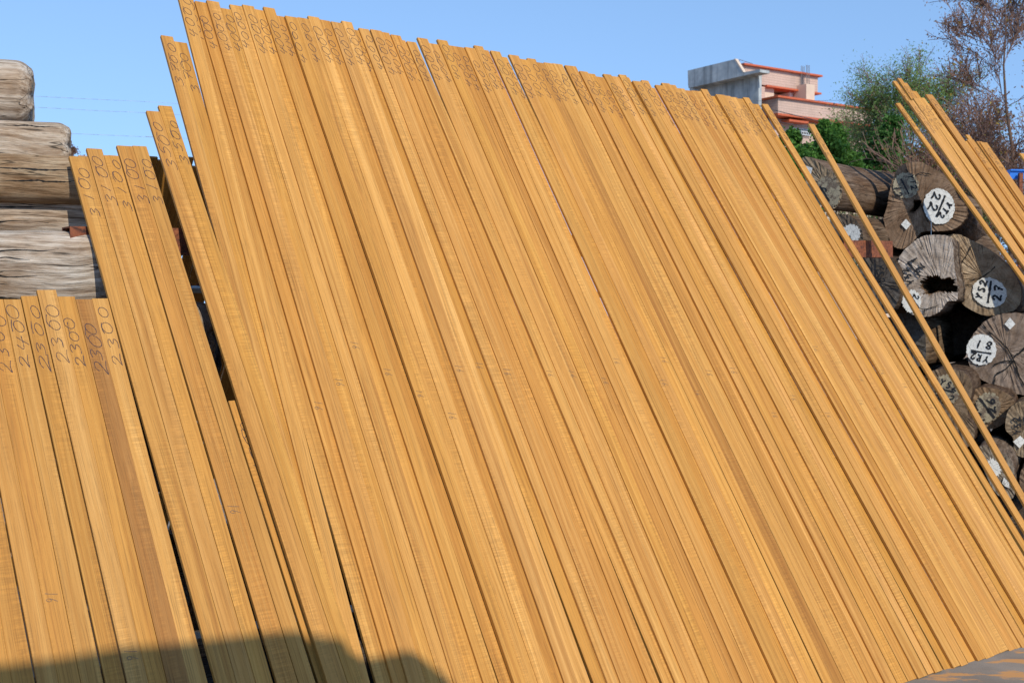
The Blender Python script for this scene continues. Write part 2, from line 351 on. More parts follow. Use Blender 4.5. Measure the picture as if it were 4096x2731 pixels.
M = dict(
    teak=mat_teak(),
    crayon=plain('lumber_crayon', (.045, .026, .030), .8, var=.3, scale=200),
    pencil=plain('pencil_line', (.15, .09, .05), .7, var=.2, scale=200),
    grey_log=mat_bark('weathered_grey_log', (.17, .115, .075), (.42, .35, .28), (.68, .63, .56)),
    brown_log=mat_bark('weathered_brown_log', (.055, .040, .030), (.17, .125, .088), (.33, .27, .21)),
    end=mat_endgrain('sawn_log_end', (.13, .092, .062), (.32, .26, .20), (.52, .46, .385)),
    rust=mat_rust(),
    ground=mat_ground(),
    white=mat_paint('flaking_white_paint', (.86, .83, .74), .42), ochre=mat_paint('aged_paint_patch', (.44, .37, .24), .54),
    black=plain('brushed_black_paint', (.012, .012, .013), .7, var=.2, scale=40),
    rot=plain('rotten_heartwood', (.15, .082, .036), .95, var=.7, scale=30, bump=.8),
    crackm=plain('dark_split', (.010, .008, .006), .95, var=.3, scale=40),
    galv=plain('galvanised_pipe', (.42, .45, .44), .45, .6, var=.15, scale=15),
    pink=mat_tile('pink_tile', (.60, .42, .325)),
    orange=plain('orange_coping_tile', (.50, .105, .035), .6, var=.2, scale=3),
    conc=mat_concrete_wall(),
    cream=plain('cream_render', (.62, .48, .36), .8, var=.08, scale=1),
    ac=plain('air_conditioner_casing', (.78, .78, .74), .5, var=.04, scale=2),
    glass=plain('dark_window_glass', (.03, .035, .04), .15, var=.2, scale=1),
    grille=plain('painted_window_grille', (.55, .58, .60), .5, var=.1, scale=4),
    steel=plain('thin_steel_bar', (.16, .15, .15), .6, .3, var=.2, scale=6),
    blue=plain('blue_painted_steel', (.010, .16, .62), .45, var=.12, scale=4),
    wire=plain('power_cable', (.42, .46, .52), .6, var=.05, scale=2),
    wire_dark=plain('dark_cable', (.06, .06, .065), .6, var=.05, scale=2),
    trunk=plain('tree_bark', (.115, .070, .048), .95, var=.35, scale=5),
    twig=plain('red_brown_twig', (.17, .10, .075), .9, var=.3, scale=5),
    leaf_green=mat_leaf('bright_broad_leaf', (.045, .13, .018), (.12, .26, .040)),
    leaf_dark=mat_leaf('dark_broad_leaf', (.035, .11, .022), (.10, .21, .045)),
    leaf_feather=mat_leaf('feathery_leaf', (.15, .25, .06), (.27, .38, .12)),
    leaf_brown=mat_leaf('dry_brown_leaf', (.16, .075, .045), (.30, .16, .085)),
    leaf_gold=mat_leaf('yellow_autumn_leaf', (.34, .22, .03), (.46, .34, .06)),
    shadow_caster=plain('caster_grey', (.30, .30, .29), .7, var=.12, scale=2),
    redroof=plain('red_roof_sheet', (.34, .07, .04), .7, var=.2, scale=2),
)

# ------------------------------------------------------------------ boards
W0, TH = .0605, .016

def board_mesh(name, w, L, sag, w1=None, notch=None):
    """local x across (0..w), y up the board, z out of the face (0 = face)"""
    c = .0011; nseg = 16
    vs, fs = [], []
    for i in range(nseg + 1):
        t = i / nseg; y = L * t; zz = sag * 4 * t * (1 - t); wi = w + ((w1 or w) - w) * t
        if notch: wi -= notch[0] * max(0, 1 - (L - y) / notch[1])
        for x, z in ((0, -c), (c, 0), (wi - c, 0), (wi, -c), (wi, -TH + c), (wi - c, -TH), (c, -TH), (0, -TH + c)):
            vs.append((x, y, z + zz))
    for i in range(nseg):
        a, b = i * 8, (i + 1) * 8
        for k in range(8):
            k2 = (k + 1) % 8; fs.append((a + k, a + k2, b + k2, b + k))
    fs.append(tuple(range(8))[::-1]); fs.append(tuple(range(nseg * 8, nseg * 8 + 8)))
    return mesh(name, vs, fs)

def sagz(sag, t): return sag * 4 * t * (1 - t)

def board_frame(ut, vt, ub, n, v0, bu=U, bv=V, bn=N, org=O):
    k = (ut - ub[0]) / (vt - ub[1])
    u0 = ut - k * (vt - v0)
    d = bv + bu * k; L = (vt - v0) * np.linalg.norm(d); d = d / np.linalg.norm(d)
    x = np.cross(d, bn); x /= np.linalg.norm(x)
    loc = org + bu * u0 + bv * v0 + bn * n
    Mx = Matrix(((x[0], d[0], bn[0], loc[0]), (x[1], d[1], bn[1], loc[1]), (x[2], d[2], bn[2], loc[2]), (0, 0, 0, 1)))
    return Mx, L

TONES = {'pale': (1.07, 1.04, .92), 'honey': (.985, .925, .73), 'golden': (1.0, .915, .63), 'amber': (.92, .82, .56), 'brown': (.76, .66, .47), 'dark brown': (.66, .57, .44), 'grey tinged': (.95, .91, .80)}

def add_board(Mx, L, w, label, tone, group, text=None, mark16=None, sag=0.0, textoff=.03, scale=1.0, w1=None, notch=None):
    o = link('teak_board', board_mesh('teak_board', w, L, sag, w1, notch), M['teak']); w = min(w, w1 or w)
    o.matrix_world = Mx
    t = TONES[tone]; j = rnd(.945, 1.05) * (.93 if group in ('short teak boards marked 2300', 'teak boards marked 3100', 'odd length teak boards') else 1); o.color = (t[0] * j, t[1] * j * rnd(.985, 1.015), t[2] * j * rnd(.95, 1.05), 1)  # left groups darkened in the tint to stand for glancing light
    tag(o, label, 'board', group)
    if text:
        cell = rnd(.064, .072) * scale; h = w * rnd(.58, .68)
        st = text_strokes(text, cell * rnd(.92, 1.06), h * rnd(.85, 1.08), .16, rnd(.12, .34), rnd(.78, .95))
        # joining tail between the last digits, as the marker wrote it
        n = len(text); y0 = L - textoff - cell * n - rnd(0, .03); xr = w * (.82 + rnd(-.05, .06))
        st.append(smooth_poly([(cell * (n - .95), h * rnd(.9, 1.0)), (cell * (n - 1.4), h * rnd(.95, 1.08)), (cell * (n - 1.75), h * rnd(.85, 1.0))], 4))
        polys = [[(xr - q[1], y0 + q[0], .0007 + sagz(sag, (y0 + q[0]) / L)) for q in pl] for pl in st]
        polys = [[p for p in pl if .001 < p[0] < w - .001 and p[1] < L - .002] for pl in polys]
        vs, fs = ribbon([p for p in polys if len(p) > 1], .0027, (0, 0, 1), .35)
        link('length_mark', mesh('length_mark', vs, fs), M['crayon'], o)
    if mark16:
        h = w * rnd(.5, .6); cell = rnd(.020, .026)
        y0 = L * mark16; st = text_strokes('16', cell, h, .08, .2)
        polys = [[(w * .2 + q[1], y0 - q[0], .0007 + sagz(sag, (y0 - q[0]) / L)) for q in pl] for pl in st]
        vs, fs = ribbon(polys, .0019, (0, 0, 1), .3)
        link('thickness_mark', mesh('thickness_mark', vs, fs), M['pencil'], o)
    return o

def row(items, labels, group, W=.064, step=.008, ybot=2251, nbase=0.0, v0=0.0, text='4000', gaps={}, notches={}):
    """items: (TLx, TLy, x at ybot, h, flags, tone); lays a row of boards whose left edges were measured"""
    n = len(items); lines, tops, ns = [], [], []
    for i, (x, y, xb, h, fl, tone) in enumerate(items):
        nn = nbase + h * step
        if 'H' in fl and i: nn = ns[i - 1] - TH - .0015
        if 'D' in fl: nn = nbase - .0102
        ns.append(nn); a = wall(x, y, nn); b = wall(xb, ybot, nn)
        k = (a[0] - b[0]) / (a[1] - b[1]); lines.append([a[0] + k * (4 - a[1]), a[0] - k * a[1]]); tops.append(a[1])
    for i in range(n - 1, -1, -1):
        x, y, xb, h, fl, tone = items[i]; le = lines[i]
        if i + 1 == n or 'H' in items[i + 1][4] or 'W' in fl: ri = [le[0] + W, le[1] + W]
        else:
            deep = i + 1 < n and ns[i + 1] - ns[i] > TH + .0005; gt, gb = (-7, -7) if deep else gaps.get(i, (rnd(.3, .9), rnd(.3, 1.1))); ri = [lines[i + 1][0] - gt / 1000, lines[i + 1][1] - gb / 1000]
            ri = [min(le[0] + .090, ri[0]), min(le[1] + .080, ri[1])]
        if 'H' in fl: le = lines[i] = [ri[0] - W * .98, ri[1] - W * .98]
        vv = v0 + rnd(-.006, .006); vt = tops[i]; at = lambda q, v: q[1] + (q[0] - q[1]) * v / 4.0
        Mx, L = board_frame(at(le, vt), vt, (le[1], 0.0), ns[i], vv)
        tx = text if isinstance(text, str) else (text[i] if text else None)
        m16 = rnd(.36, .50) if ('m' in fl) else None
        add_board(Mx, L, max(.03, at(ri, vv) - at(le, vv)), labels[i], tone, group, tx, m16, sag=(-.004 if 'H' in fl else rnd(-.004, .003)), textoff=rnd(.018, .045), w1=max(.03, at(ri, vt) - at(le, vt)), notch=notches.get(i))

S = 4.9
R = {1: (600, 0), 2: (1040, 0), 3: (1400, 80), 4: (1800, 120), 5: (2200, 200), 6: (2600, 280)}
def g(r, x, y): return R[r][0] + x / S, R[r][1] + y / S
MAIN = [  # TL in the survey crops, x at y 2251, height step, flags (H left part hidden, m pencil 16), tone
 ((705, -45), 1295, 1, 'W', 'honey'), ((731, -12), 1365, 0, 'H', 'honey'), (g(1, 880, 22), 1433, 0, 'm', 'amber'), (g(1, 1110, 5), 1492, 1, '', 'honey'),
 (g(1, 1368, 155), 1553, 0, 'm', 'golden'), (g(1, 1562, 88), 1614, .3, '', 'pale'), (g(1, 1808, 92), 1666, 1, 'm', 'honey'), (g(1, 2035, 180), 1724, 0, '', 'golden'),
 (g(2, 65, 135), 1779, 1, 'm', 'golden'), (g(2, 330, 310), 1835, 0, 'H', 'amber'), (g(2, 492, 310), 1892, 1, 'm', 'golden'), (g(2, 740, 340), 1937, 1, '', 'honey'),
 (g(2, 940, 313), 1987, 1, 'm', 'pale'), (g(2, 1155, 382), 2035, .2, '', 'amber'), (g(2, 1392, 422), 2089, 1, 'm', 'grey tinged'), (g(2, 1597, 410), 2141, 1.2, '', 'pale'),
 (g(2, 1838, 585), 2191, 0, 'Hm', 'golden'), (g(2, 1935, 550), 2248, 0, '', 'pale'), (g(3, 402, 183), 2300, 1, 'm', 'honey'), (g(3, 608, 235), 2352, 0, '', 'amber'),
 (g(3, 800, 285), 2401, 1, '', 'amber'), (g(3, 1020, 400), 2453, 0, 'H', 'honey'), (g(3, 1115, 418), 2502, 0, 'm', 'pale'), 
 (g(3, 1320, 345), 2548, 1, '', 'honey'), (g(3, 1535, 455), 2594, 0, 'm', 'pale'), (g(3, 1708, 382), 2637, 1, '', 'golden'), (g(3, 1922, 498), 2677, 0, '', 'amber'),
 (g(3, 2100, 525), 2720, 0, 'm', 'amber'), (g(4, 290, 335), 2761, 1, '', 'honey'), (g(4, 470, 302), 2807, 1.3, 'm', 'honey'), (g(4, 668, 395), 2853, 0, 'H', 'golden'),
 (g(4, 795, 405), 2894, 1, '', 'honey'), (g(4, 1003, 527), 2936, 0, '', 'amber'), (g(4, 1153, 482), 2974, 1, 'm', 'honey'), (g(4, 1350, 565), 3014, 0, 'm', 'golden'),
 (g(4, 1510, 553), 3066, 0, '', 'golden'), (g(4, 1703, 635), 3103, 0, 'm', 'brown'), (g(4, 1840, 637), 3149, 0, '', 'honey'), (g(4, 2010, 655), 3191, 0, 'm', 'pale'),
 (g(5, 292, 300), 3240, 1, '', 'amber'), (g(5, 450, 322), 3270, 0, 'H', 'honey'), (g(5, 580, 412), 3302, 0, 'm', 'honey'), (g(5, 755, 462), 3347, 0, '', 'golden'),
 (g(5, 908, 523), 3391, 0, 'm', 'amber'), (g(5, 1043, 470), 3434, 1, '', 'honey'), (g(5, 1190, 512), 3477, 0, '', 'pale'), (g(5, 1350, 480), 3511, 1, 'm', 'honey'),
 (g(5, 1515, 545), 3547, 0, 'H', 'golden'), (g(5, 1620, 605), 3587, 1, '', 'honey'), (g(5, 1790, 592), 3621, 1.2, 'm', 'honey'), (g(5, 2003, 750), 3658, 0, 'H', 'golden'),
 (g(6, 105, 293), 3694, 1, '', 'amber'), (g(6, 228, 253), 3730, 1.1, 'm', 'honey'), (g(6, 370, 288), 3765, 0, '', 'honey'), (g(6, 535, 358), 3798, 0, 'm', 'pale'),
 (g(6, 690, 400), 3835, 0, '', 'amber'), (g(6, 823, 405), 3865, 0, 'm', 'honey'), (g(6, 998, 373), 3896, 1, '', 'honey'), (g(6, 1200, 515), 3927, 0, 'H', 'golden'),
 (g(6, 1292, 477), 3964, 1, 'm', 'honey'), (g(6, 1450, 503), 3991, .3, '', 'pale'), (g(6, 1575, 530), 4025, 0, 'm', 'pale'), (g(6, 1715, 560), 4056, 0, '', 'honey'),
 (g(6, 1825, 537), 4085, 1, 'm', 'honey'),
]
ORD = ['first', 'second', 'third', 'fourth', 'fifth', 'sixth', 'seventh', 'eighth', 'ninth', 'tenth', 'eleventh', 'twelfth', 'thirteenth', 'fourteenth', 'fifteenth', 'sixteenth', 'seventeenth']
def main_labels():
    out = []
    for i, it in enumerate(MAIN):
        t = it[4]
        if i < 12: s = f'{ORD[i]} from the tall left corner of the 4000 row'
        elif i < 23: s = f'{ORD[22 - i]} to the left of the first sky wedge'
        elif i < 29: s = f'{ORD[i - 23]} to the right of the first sky wedge'
        elif i < 33: s = f'{ORD[32 - i]} to the left of the second sky wedge'
        elif i < 39: s = f'{ORD[i - 33]} to the right of the second sky wedge'
        elif i < 51: s = f'{ORD[i - 39]} to the right of the narrow third sky wedge'
        else: s = f'{ORD[63 - i]} leftwards from the right end of the 4000 row'
        out.append(f'{t} teak board marked 4000, {s}')
    return out
row([(p[0], p[1], xb, h, fl, t) for p, xb, h, fl, t in MAIN], main_labels(), 'teak boards of the 4000 row', gaps={17: (-1.5, -1.5), 22: (-2, -2), 32: (-2, -2), 38: (-1.5, -1.5)}, notches={17: (.007, .5), 22: (.019, .75), 32: (.019, .75), 38: (.011, .5)})

# short boards on the left, marked 2300
SHORT = [((-290, 1205), -110, 'golden'), ((-215, 1200), -34, 'amber'), ((-145, 1190), 58, 'honey'), ((-66, 1197), 142, 'golden'), ((14, 1197), 228, 'honey'), ((84, 1183.6), 318, 'amber'),
         ((147.5, 1159.6), 399, 'pale'), ((231, 1186), 482, 'amber'), ((303, 1197), 555.6, 'dark brown'), ((368, 1194), 637, 'pale')]
SL = ['golden teak board, only its foot showing at the bottom left corner', 'amber teak board foot left of the leftmost black slit', 'honey teak board whose top lies outside the left edge, right of leftmost slit',
      'golden teak board cut by the left edge with marks 250 and 16', 'honey teak board with smudged overwritten 2400 mark on the far left', 'amber teak board marked 2300 left of the tallest 2300 board',
      'pale teak board marked 2300 standing highest of the short row', 'orange amber teak board marked 2300 right of the tallest short board', 'dark brown streaked teak board marked 2300', 'pale bright teak board marked 2300 at the right end of the short row']
row([(p[0], p[1], xb, 0, 'm' if i in (3, 6) else '', t) for i, (p, xb, t) in enumerate(SHORT)], SL, 'short teak boards marked 2300', gaps={1: (1, 8), 3: (1, 1.2), 4: (1, 8), 5: (1, 8)}, text=[None, None, '2300', '2300', '2400', '2300', '2300', '2300', '2300', '2300'])

MID = [((276.6, 625), 730, 'honey'), ((346, 593), 812, 'honey'), ((416, 621), 886, 'golden'), ((467, 582), 966, 'amber'), ((530, 583), 1047, 'honey')]
ML = ['teak board marked 3100 standing apart against the grey logs', 'teak board marked 3100 right of the narrow sky notch beside the grey logs', 'lower topped teak board marked 3100 between two taller ones',
      'amber teak board marked 3100, left one of the tallest touching pair', 'teak board marked 3100 with its right edge beside the opening onto rusty rail']
row([(p[0], p[1], xb, 0, 'm' if i == 3 else '', t) for i, (p, xb, t) in enumerate(MID)], ML, 'teak boards marked 3100', text='3100', nbase=.002, gaps={0: (4, 1), 1: (1, 1), 2: (1, 19)})
row([(914, 1603, 1122, 0, '', 'golden')], ['shortest teak board marked 1700 wedged low between longer boards'], 'odd length teak boards', text='1700', nbase=-.0155)
row([(585.6, 443, 1160, 0, '', 'honey'), (633.6, 422, 1236, 0, '', 'golden')], ['left teak board of the leaning pair marked 3500', 'right curly grained teak board of the leaning pair marked 3500'], 'odd length teak boards', text='3500', nbase=.0185)
row([(644, 141, 1221, 0, '', 'honey'), (697, 166, 1282, 0, '', 'golden')], ['left teak board of the pair marked 3700 beside the sky gap', 'right teak board of the pair marked 3700, just left of the 4000 row'], 'odd length teak boards', text=['3700', '3700'], nbase=.0)
# three sticks on the right end
row([(3011, 416, 4125, 0, 'W', 'amber'), (3049, 416, 4176, 2.3, 'm', 'honey')], ['teak board marked 4000 half hidden behind the last one of the wall', 'last teak board of the wall, dark sided and standing against the building'], 'teak boards of the 4000 row')
row([(3234.7, 494.7, 4232, 0, '', 'honey')], ['lone teak stick marked 3700 leaning across the gap in front of log ends'], 'odd length teak boards', text='3700', nbase=.03)

# second leaning group at the far right
RG = [  # x, y, slope, n, tone, text, label
 (3584, 413, .715, .085, 'golden', '3700', 'lowest left teak stick of the far right bundle, standing clear of it'),
 (3572, 324, .715, .022, 'honey', '4400', 'thin teak stick of the far right bundle with the leftmost raised tip'),
 (3632, 402, .70, .045, 'pale', '4200', 'pale teak stick in front of the far right bundle above the lone stick'),
 (3591, 313, .665, .000, 'amber', '4400', 'teak stick with the highest tip of the far right bundle'),
 (3612, 331, .665, -.004, 'honey', '4400', 'teak stick second highest in the far right bundle'),
 (3648, 364, .665, -.008, 'golden', '4300', 'teak stick third highest in the far right bundle'),
 (3654, 392, .662, .024, 'pale', '4300', 'pale teak board with bright orange side fronting the far right bundle'),
 (3673, 391, .70, .020, 'pale', '4300', 'pale teak board left of the dark slit in the far right bundle'),
 (3708, 414, .70, -.010, 'honey', '4300', 'low teak board right of the dark slit in the far right bundle'),
 (3704, 378, .700, .014, 'honey', '4400', 'teak stick with a separate tall tip right of the dark slit'),
 (3854, 565, .685, .012, 'pale', None, 'broad pale teak board in the middle of the far right bundle'),
 (3863, 539, .690, .004, 'honey', '3900', 'teak stick with the higher tip of the lower right pair'),
 (3869, 558, .685, .024, 'golden', '3900', 'teak stick with the lower tip of the lower right pair'),
 (3906, 565, .690, .000, 'brown', '3900', 'brown sided teak stick left of the twin tips at the far right'),
 (3921, 569, .685, .012, 'honey', '3900', 'teak board with the blunt twin tip at the far right'),
 (3929, 646, .690, -.020, 'honey', '3700', 'short teak tip peeping low between the far right sticks'),
 (4079, 613, .700, .004, 'golden', None, 'teak stick tip at the right edge above the blue steel'),
]
RW = [.064, .055, .085, .055, .06, .07, .085, .095, .085, .10, .16, .06, .10, .085, .11, .07, .08]
for (x, y, sl, n, tone, tx, lab), wr in zip(RG, RW):
    a = wall(x, y, n); b = wall(x + sl * 700, y + 700, n)
    Mx, L = board_frame(a[0], a[1], b, n, 0.0)
    add_board(Mx, L, wr * 1.35 if tx != '3700' else wr, lab, tone, 'teak boards of the far right bundle', tx, None, 0.0, w1=wr)

# boards leaning the other way behind the wall
BV = math.cos(LEAN) * np.array([0, 0, 1.0]) - math.sin(LEAN) * HB
BN = np.cross(U, BV)
BO = O + HB * 4.35
def bwall(x, y):
    q = on_plane(x, y, BO, BN) - BO; return q @ U, q @ BV
ut0 = bwall(400, 610); ut1 = bwall(1260, 700)
u = ut0[0] - .1; i = 0
while u < bwall(1180, 700)[0]:
    w = rnd(.060, .072); vt = ut0[1] + (ut1[1] - ut0[1]) * (u - ut0[0]) / (ut1[0] - ut0[0]) + rnd(-.05, .05)
    k = rnd(-.01, .01); Mx, L = board_frame(u, vt, (u - k * 3, vt - 3), 0.0, -.0, U, BV, BN, BO)
    add_board(Mx, L, w, 'shaded teak board leaning the other way behind the wall', random.choice(['pale', 'honey', 'golden']), 'teak boards leaning the other way', None, None)
    u += w + (.018 if random.random() < .12 else .002); i += 1

# ------------------------------------------------------------------ rail, pipe
def box_along(mb, p0, p1, h, d, up=np.array([0, 0, 1.0])):
    ax = p1 - p0; L = np.linalg.norm(ax); ax = ax / L
    bk = np.cross(up, ax); bk /= np.linalg.norm(bk)
    return ax, bk, L
a = wall(280, 905, -.036); b = wall(3450, 962, -.036)
p0 = wpt(a[0], a[1], -.036); p1 = wpt(b[0], b[1], -.036); ax = (p1 - p0) / np.linalg.norm(p1 - p0); p1 = p1 + ax * .35
p0 = p0 + 0.0; rail = empty('steel_rail', p0); rail.location = tuple(p0)
bk = np.cross([0, 0, 1.0], ax); bk /= np.linalg.norm(bk); upv = np.cross(ax, bk); Lr = np.linalg.norm(p1 - p0)
mb = MB(); t = .006; hgt = .115; z3 = np.zeros(3)
mb.box(z3, ax * Lr, bk * .10, -upv * t); mb.box(-upv * (hgt - t), ax * Lr, bk * .10, -upv * t)
mb.box(-upv * t, ax * Lr, bk * t, -upv * (hgt - 2 * t)); mb.box(bk * (.10 - t) - upv * t, ax * Lr, bk * t, -upv * (hgt - 2 * t))
mb.build('square_tube', M['rust'], rail)
for s in (.9, 2.6, 4.3):
    mb = MB(); q = ax * s - upv * hgt + bk * .02; mb.box(q, ax * .07, bk * .06, np.array([0, 0, -(p0[2] + ax[2] * s - hgt)]) * .999); mb.build('post', M['rust'], rail)
tag(rail, 'rusty square steel rail with an open end that the boards lean on', 'rail')

pc = at_depth(800, 1157, 6.3); pipe = empty('galvanised_pipe', pc)
mb = MB(); mb.tube(-U * .9, U * 3.4, .020, .020, 14); mb.build('pipe_tube', M['galv'], pipe, True)
mb = MB()
for k in range(14):
    q = U * (-.55 + k * .045) + np.array([0, 0, .019]); mb.tube(q, q + np.array([0, 0, .009]), .012, .010, 8)
mb.build('bolt_heads', M['rust'], pipe)
for s in (-.5, 1.6, 3.0):
    q = U * s - np.array([0, 0, .019]); mb = MB(); mb.tube(q, q - np.array([0, 0, pc[2] - .019]), .022, .022, 10); mb.build('leg', M['rust'], pipe)
tag(pipe, 'grey galvanised pipe with rusty bolt heads seen through the opening', 'pipe')

# ------------------------------------------------------------------ weathered logs on the left
def noise1(t, seed, oct=4):
    s = 0
    for k in range(oct): s += math.sin(t * (1.7 ** k) * 2.1 + seed * 12.9898 * (k + 1)) / (1.5 ** k)
    return s / 2.5

def side_log(endx, cy, r, axis, length, label, col, group, endcap=None, n_off=.03, rot=0.0, blunt=.09, at=None):
    ax = np.array([math.cos(axis), math.sin(axis), 0]); up = np.array([0, 0, 1.0]); si = np.cross(up, ax)
    a = at or wall(endx, cy, -(r + n_off)); p = wpt(a[0], a[1], -(r + n_off))
    seed = rnd(0, 100); K, NS = 72, 70
    vs, fs = [], []
    for i in range(NS + 1):
        q = i / NS; s = -length * (q ** 1.6)                    # dense near the end
        e = min(1.0, -s / blunt); prof = .60 + .40 * math.sqrt(max(0, 1 - (1 - e) ** 2))
        for k in range(K):
            th = 2 * math.pi * k / K
            nn = .030 * math.sin(th * 2 + seed) + .016 * math.sin(th * 3 + seed * 2 + .3 * s) + .006 * noise1(th * 6 + .5 * s, seed + 5) * (1 if 0 < k < K - 1 else .5) + .016 * noise1(s * 1.3, seed + 9)
            groove = -.075 * math.exp(-((math.sin((th - rot - .06 * math.sin(s * 1.1)) / 2)) ** 2) * 2500)
            cc_, ss_ = math.cos(th), math.sin(th); sq = (abs(cc_) ** 2.9 + abs(ss_) ** 2.9) ** (-1 / 2.9)
            rr = r * prof * (1 + nn + groove) * (1 + (sq - 1) * .8)
            vs.append(ax * (s + (.012 * noise1(th * 3, seed + 3) if i < 3 else 0)) + (si * math.cos(th) + up * math.sin(th)) * rr)
    for i in range(NS):
        for k in range(K):
            k2 = (k + 1) % K; fs.append((i * K + k, i * K + k2, (i + 1) * K + k2, (i + 1) * K + k))
    # local frame: x along the log
    R3 = np.array([ax, si, up]); lv = [R3 @ np.asarray(v) for v in vs]
    o = link('weathered_log', mesh('weathered_log', lv, fs, True), M['grey_log'])
    o.matrix_world = Matrix(((ax[0], si[0], 0, p[0]), (ax[1], si[1], 0, p[1]), (0, 0, 1, p[2]), (0, 0, 0, 1)))
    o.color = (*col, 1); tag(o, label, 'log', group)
    for _ in range(6):
        th0 = math.pi + rnd(-1.1, .9); s0 = -rnd(.02, .8); le_ = rnd(.25, .9); line = []
        for q in range(15):
            sx_ = s0 - le_ * q / 14; th1 = th0 + .10 * noise1(sx_ * 3, seed + th0 * 7) + .02 * rnd(-1, 1)
            cc_, ss_ = math.cos(th1), math.sin(th1); sq = (abs(cc_) ** 2.9 + abs(ss_) ** 2.9) ** (-1 / 2.9)
            ii = min(NS, int(((-sx_) / length) ** (1 / 1.6) * NS + .5)); kk = int(round(th1 / (2 * math.pi) * K)) % K
            vv_ = lv[ii * K + kk]; rad = math.hypot(vv_[1], vv_[2]) * 1.006; line.append((sx_, cc_ * rad, ss_ * rad))
        line = smooth_poly(line, 3); mid = len(line) // 2; nrm = np.array([0, math.cos(th0), math.sin(th0)])
        V_, F_ = [], []
        for q in range(len(line)):
            w_ = .0035 * math.sin(math.pi * (q + .5) / len(line)) * rnd(.5, 1.4) + .0004; t_ = np.cross(nrm, [1, 0, 0]); b_ = len(V_)
            V_ += [line[q] - t_ * w_ * 1.0, line[q] + t_ * w_]
            if q: F_.append((b_ - 2, b_, b_ + 1, b_ - 1))
        link('split', mesh('split', V_, F_), M['crackm'], o)
    ring = lv[:K]; c = sum(ring) / K; c = c + np.array([.004, 0, 0])
    ef = link('end_face', mesh('end_face', ring + [c], [(k, (k + 1) % K, K) for k in range(K)], True), endcap or M['end'], o); ef.color = (*col, 1)
    return o

GL = 'weathered grey logs stacked on the left'
side_log(131, 385, .155, .33, 2.6, 'topmost grey weathered log of the left stack, silhouetted on the sky', (1, .97, .93), GL, rot=-.95, blunt=.07)
side_log(279, 594, .110, .33, 2.8, 'grey log second from the top with a long crack, above brown one', (1.0, .95, .88), GL, rot=-.7, blunt=.05)
side_log(398, 728, .102, .33, 3.0, 'browner log third from the top of the left stack', (.80, .68, .52), GL, rot=-.55, blunt=.05)
side_log(405, 862, .112, .33, 3.0, 'whitish stained log directly above the open rusty rail end', (1.05, .99, .92), GL, n_off=.17, rot=-.3, blunt=.05)
side_log(470, 1100, .174, .33, 3.2, 'biggest pale grey log, below the rail and behind the short boards', (1.0, .98, .95), GL, n_off=.028, rot=-.5)
side_log(872, 1375, .185, .12, 3.4, 'grey log with charred black end showing behind the 3100 boards', (.72, .72, .72), GL, endcap=plain('charred_log_end', (.022, .021, .022), .9, var=.5, scale=40, bump=.8), n_off=.06, blunt=.08)
side_log(0, 0, .18, AZ, 3.6, 'added log tinted near black, second lowest behind the feet of the short boards', (.16, .15, .15), GL, n_off=.05, at=(-1.15, (.56 - O[2]) / V[2]))  # this and the next are added filler, tinted near black to darken the slits
side_log(0, 0, .19, AZ, 3.6, 'added log tinted near black, lying lowest behind the short boards', (.16, .15, .15), GL, n_off=.05, at=(-1.25, (.20 - O[2]) / V[2]))
side_log(760, 1760, .20, .30, 3.4, 'log tinted dark for shade, low behind the black slits of the short boards', (.30, .29, .28), GL, n_off=.10)  # shade behind the slits is put into the tint
for k, zc_ in enumerate((.22, .60, .97, 1.33, 1.66)):  # added filler stack, keeps sky light out of the slits
    side_log(0, 0, rnd(.17, .20), AZ, 4.2 if zc_ < 1.0 else 3.0, 'brown filler log added behind the standing boards, glimpsed through the slits', (.62 - .06 * (k % 2), .56, .50), 'logs glimpsed through the slits', n_off=.10, at=(2.15 + rnd(-.2, .1), (zc_ - O[2]) / V[2]))

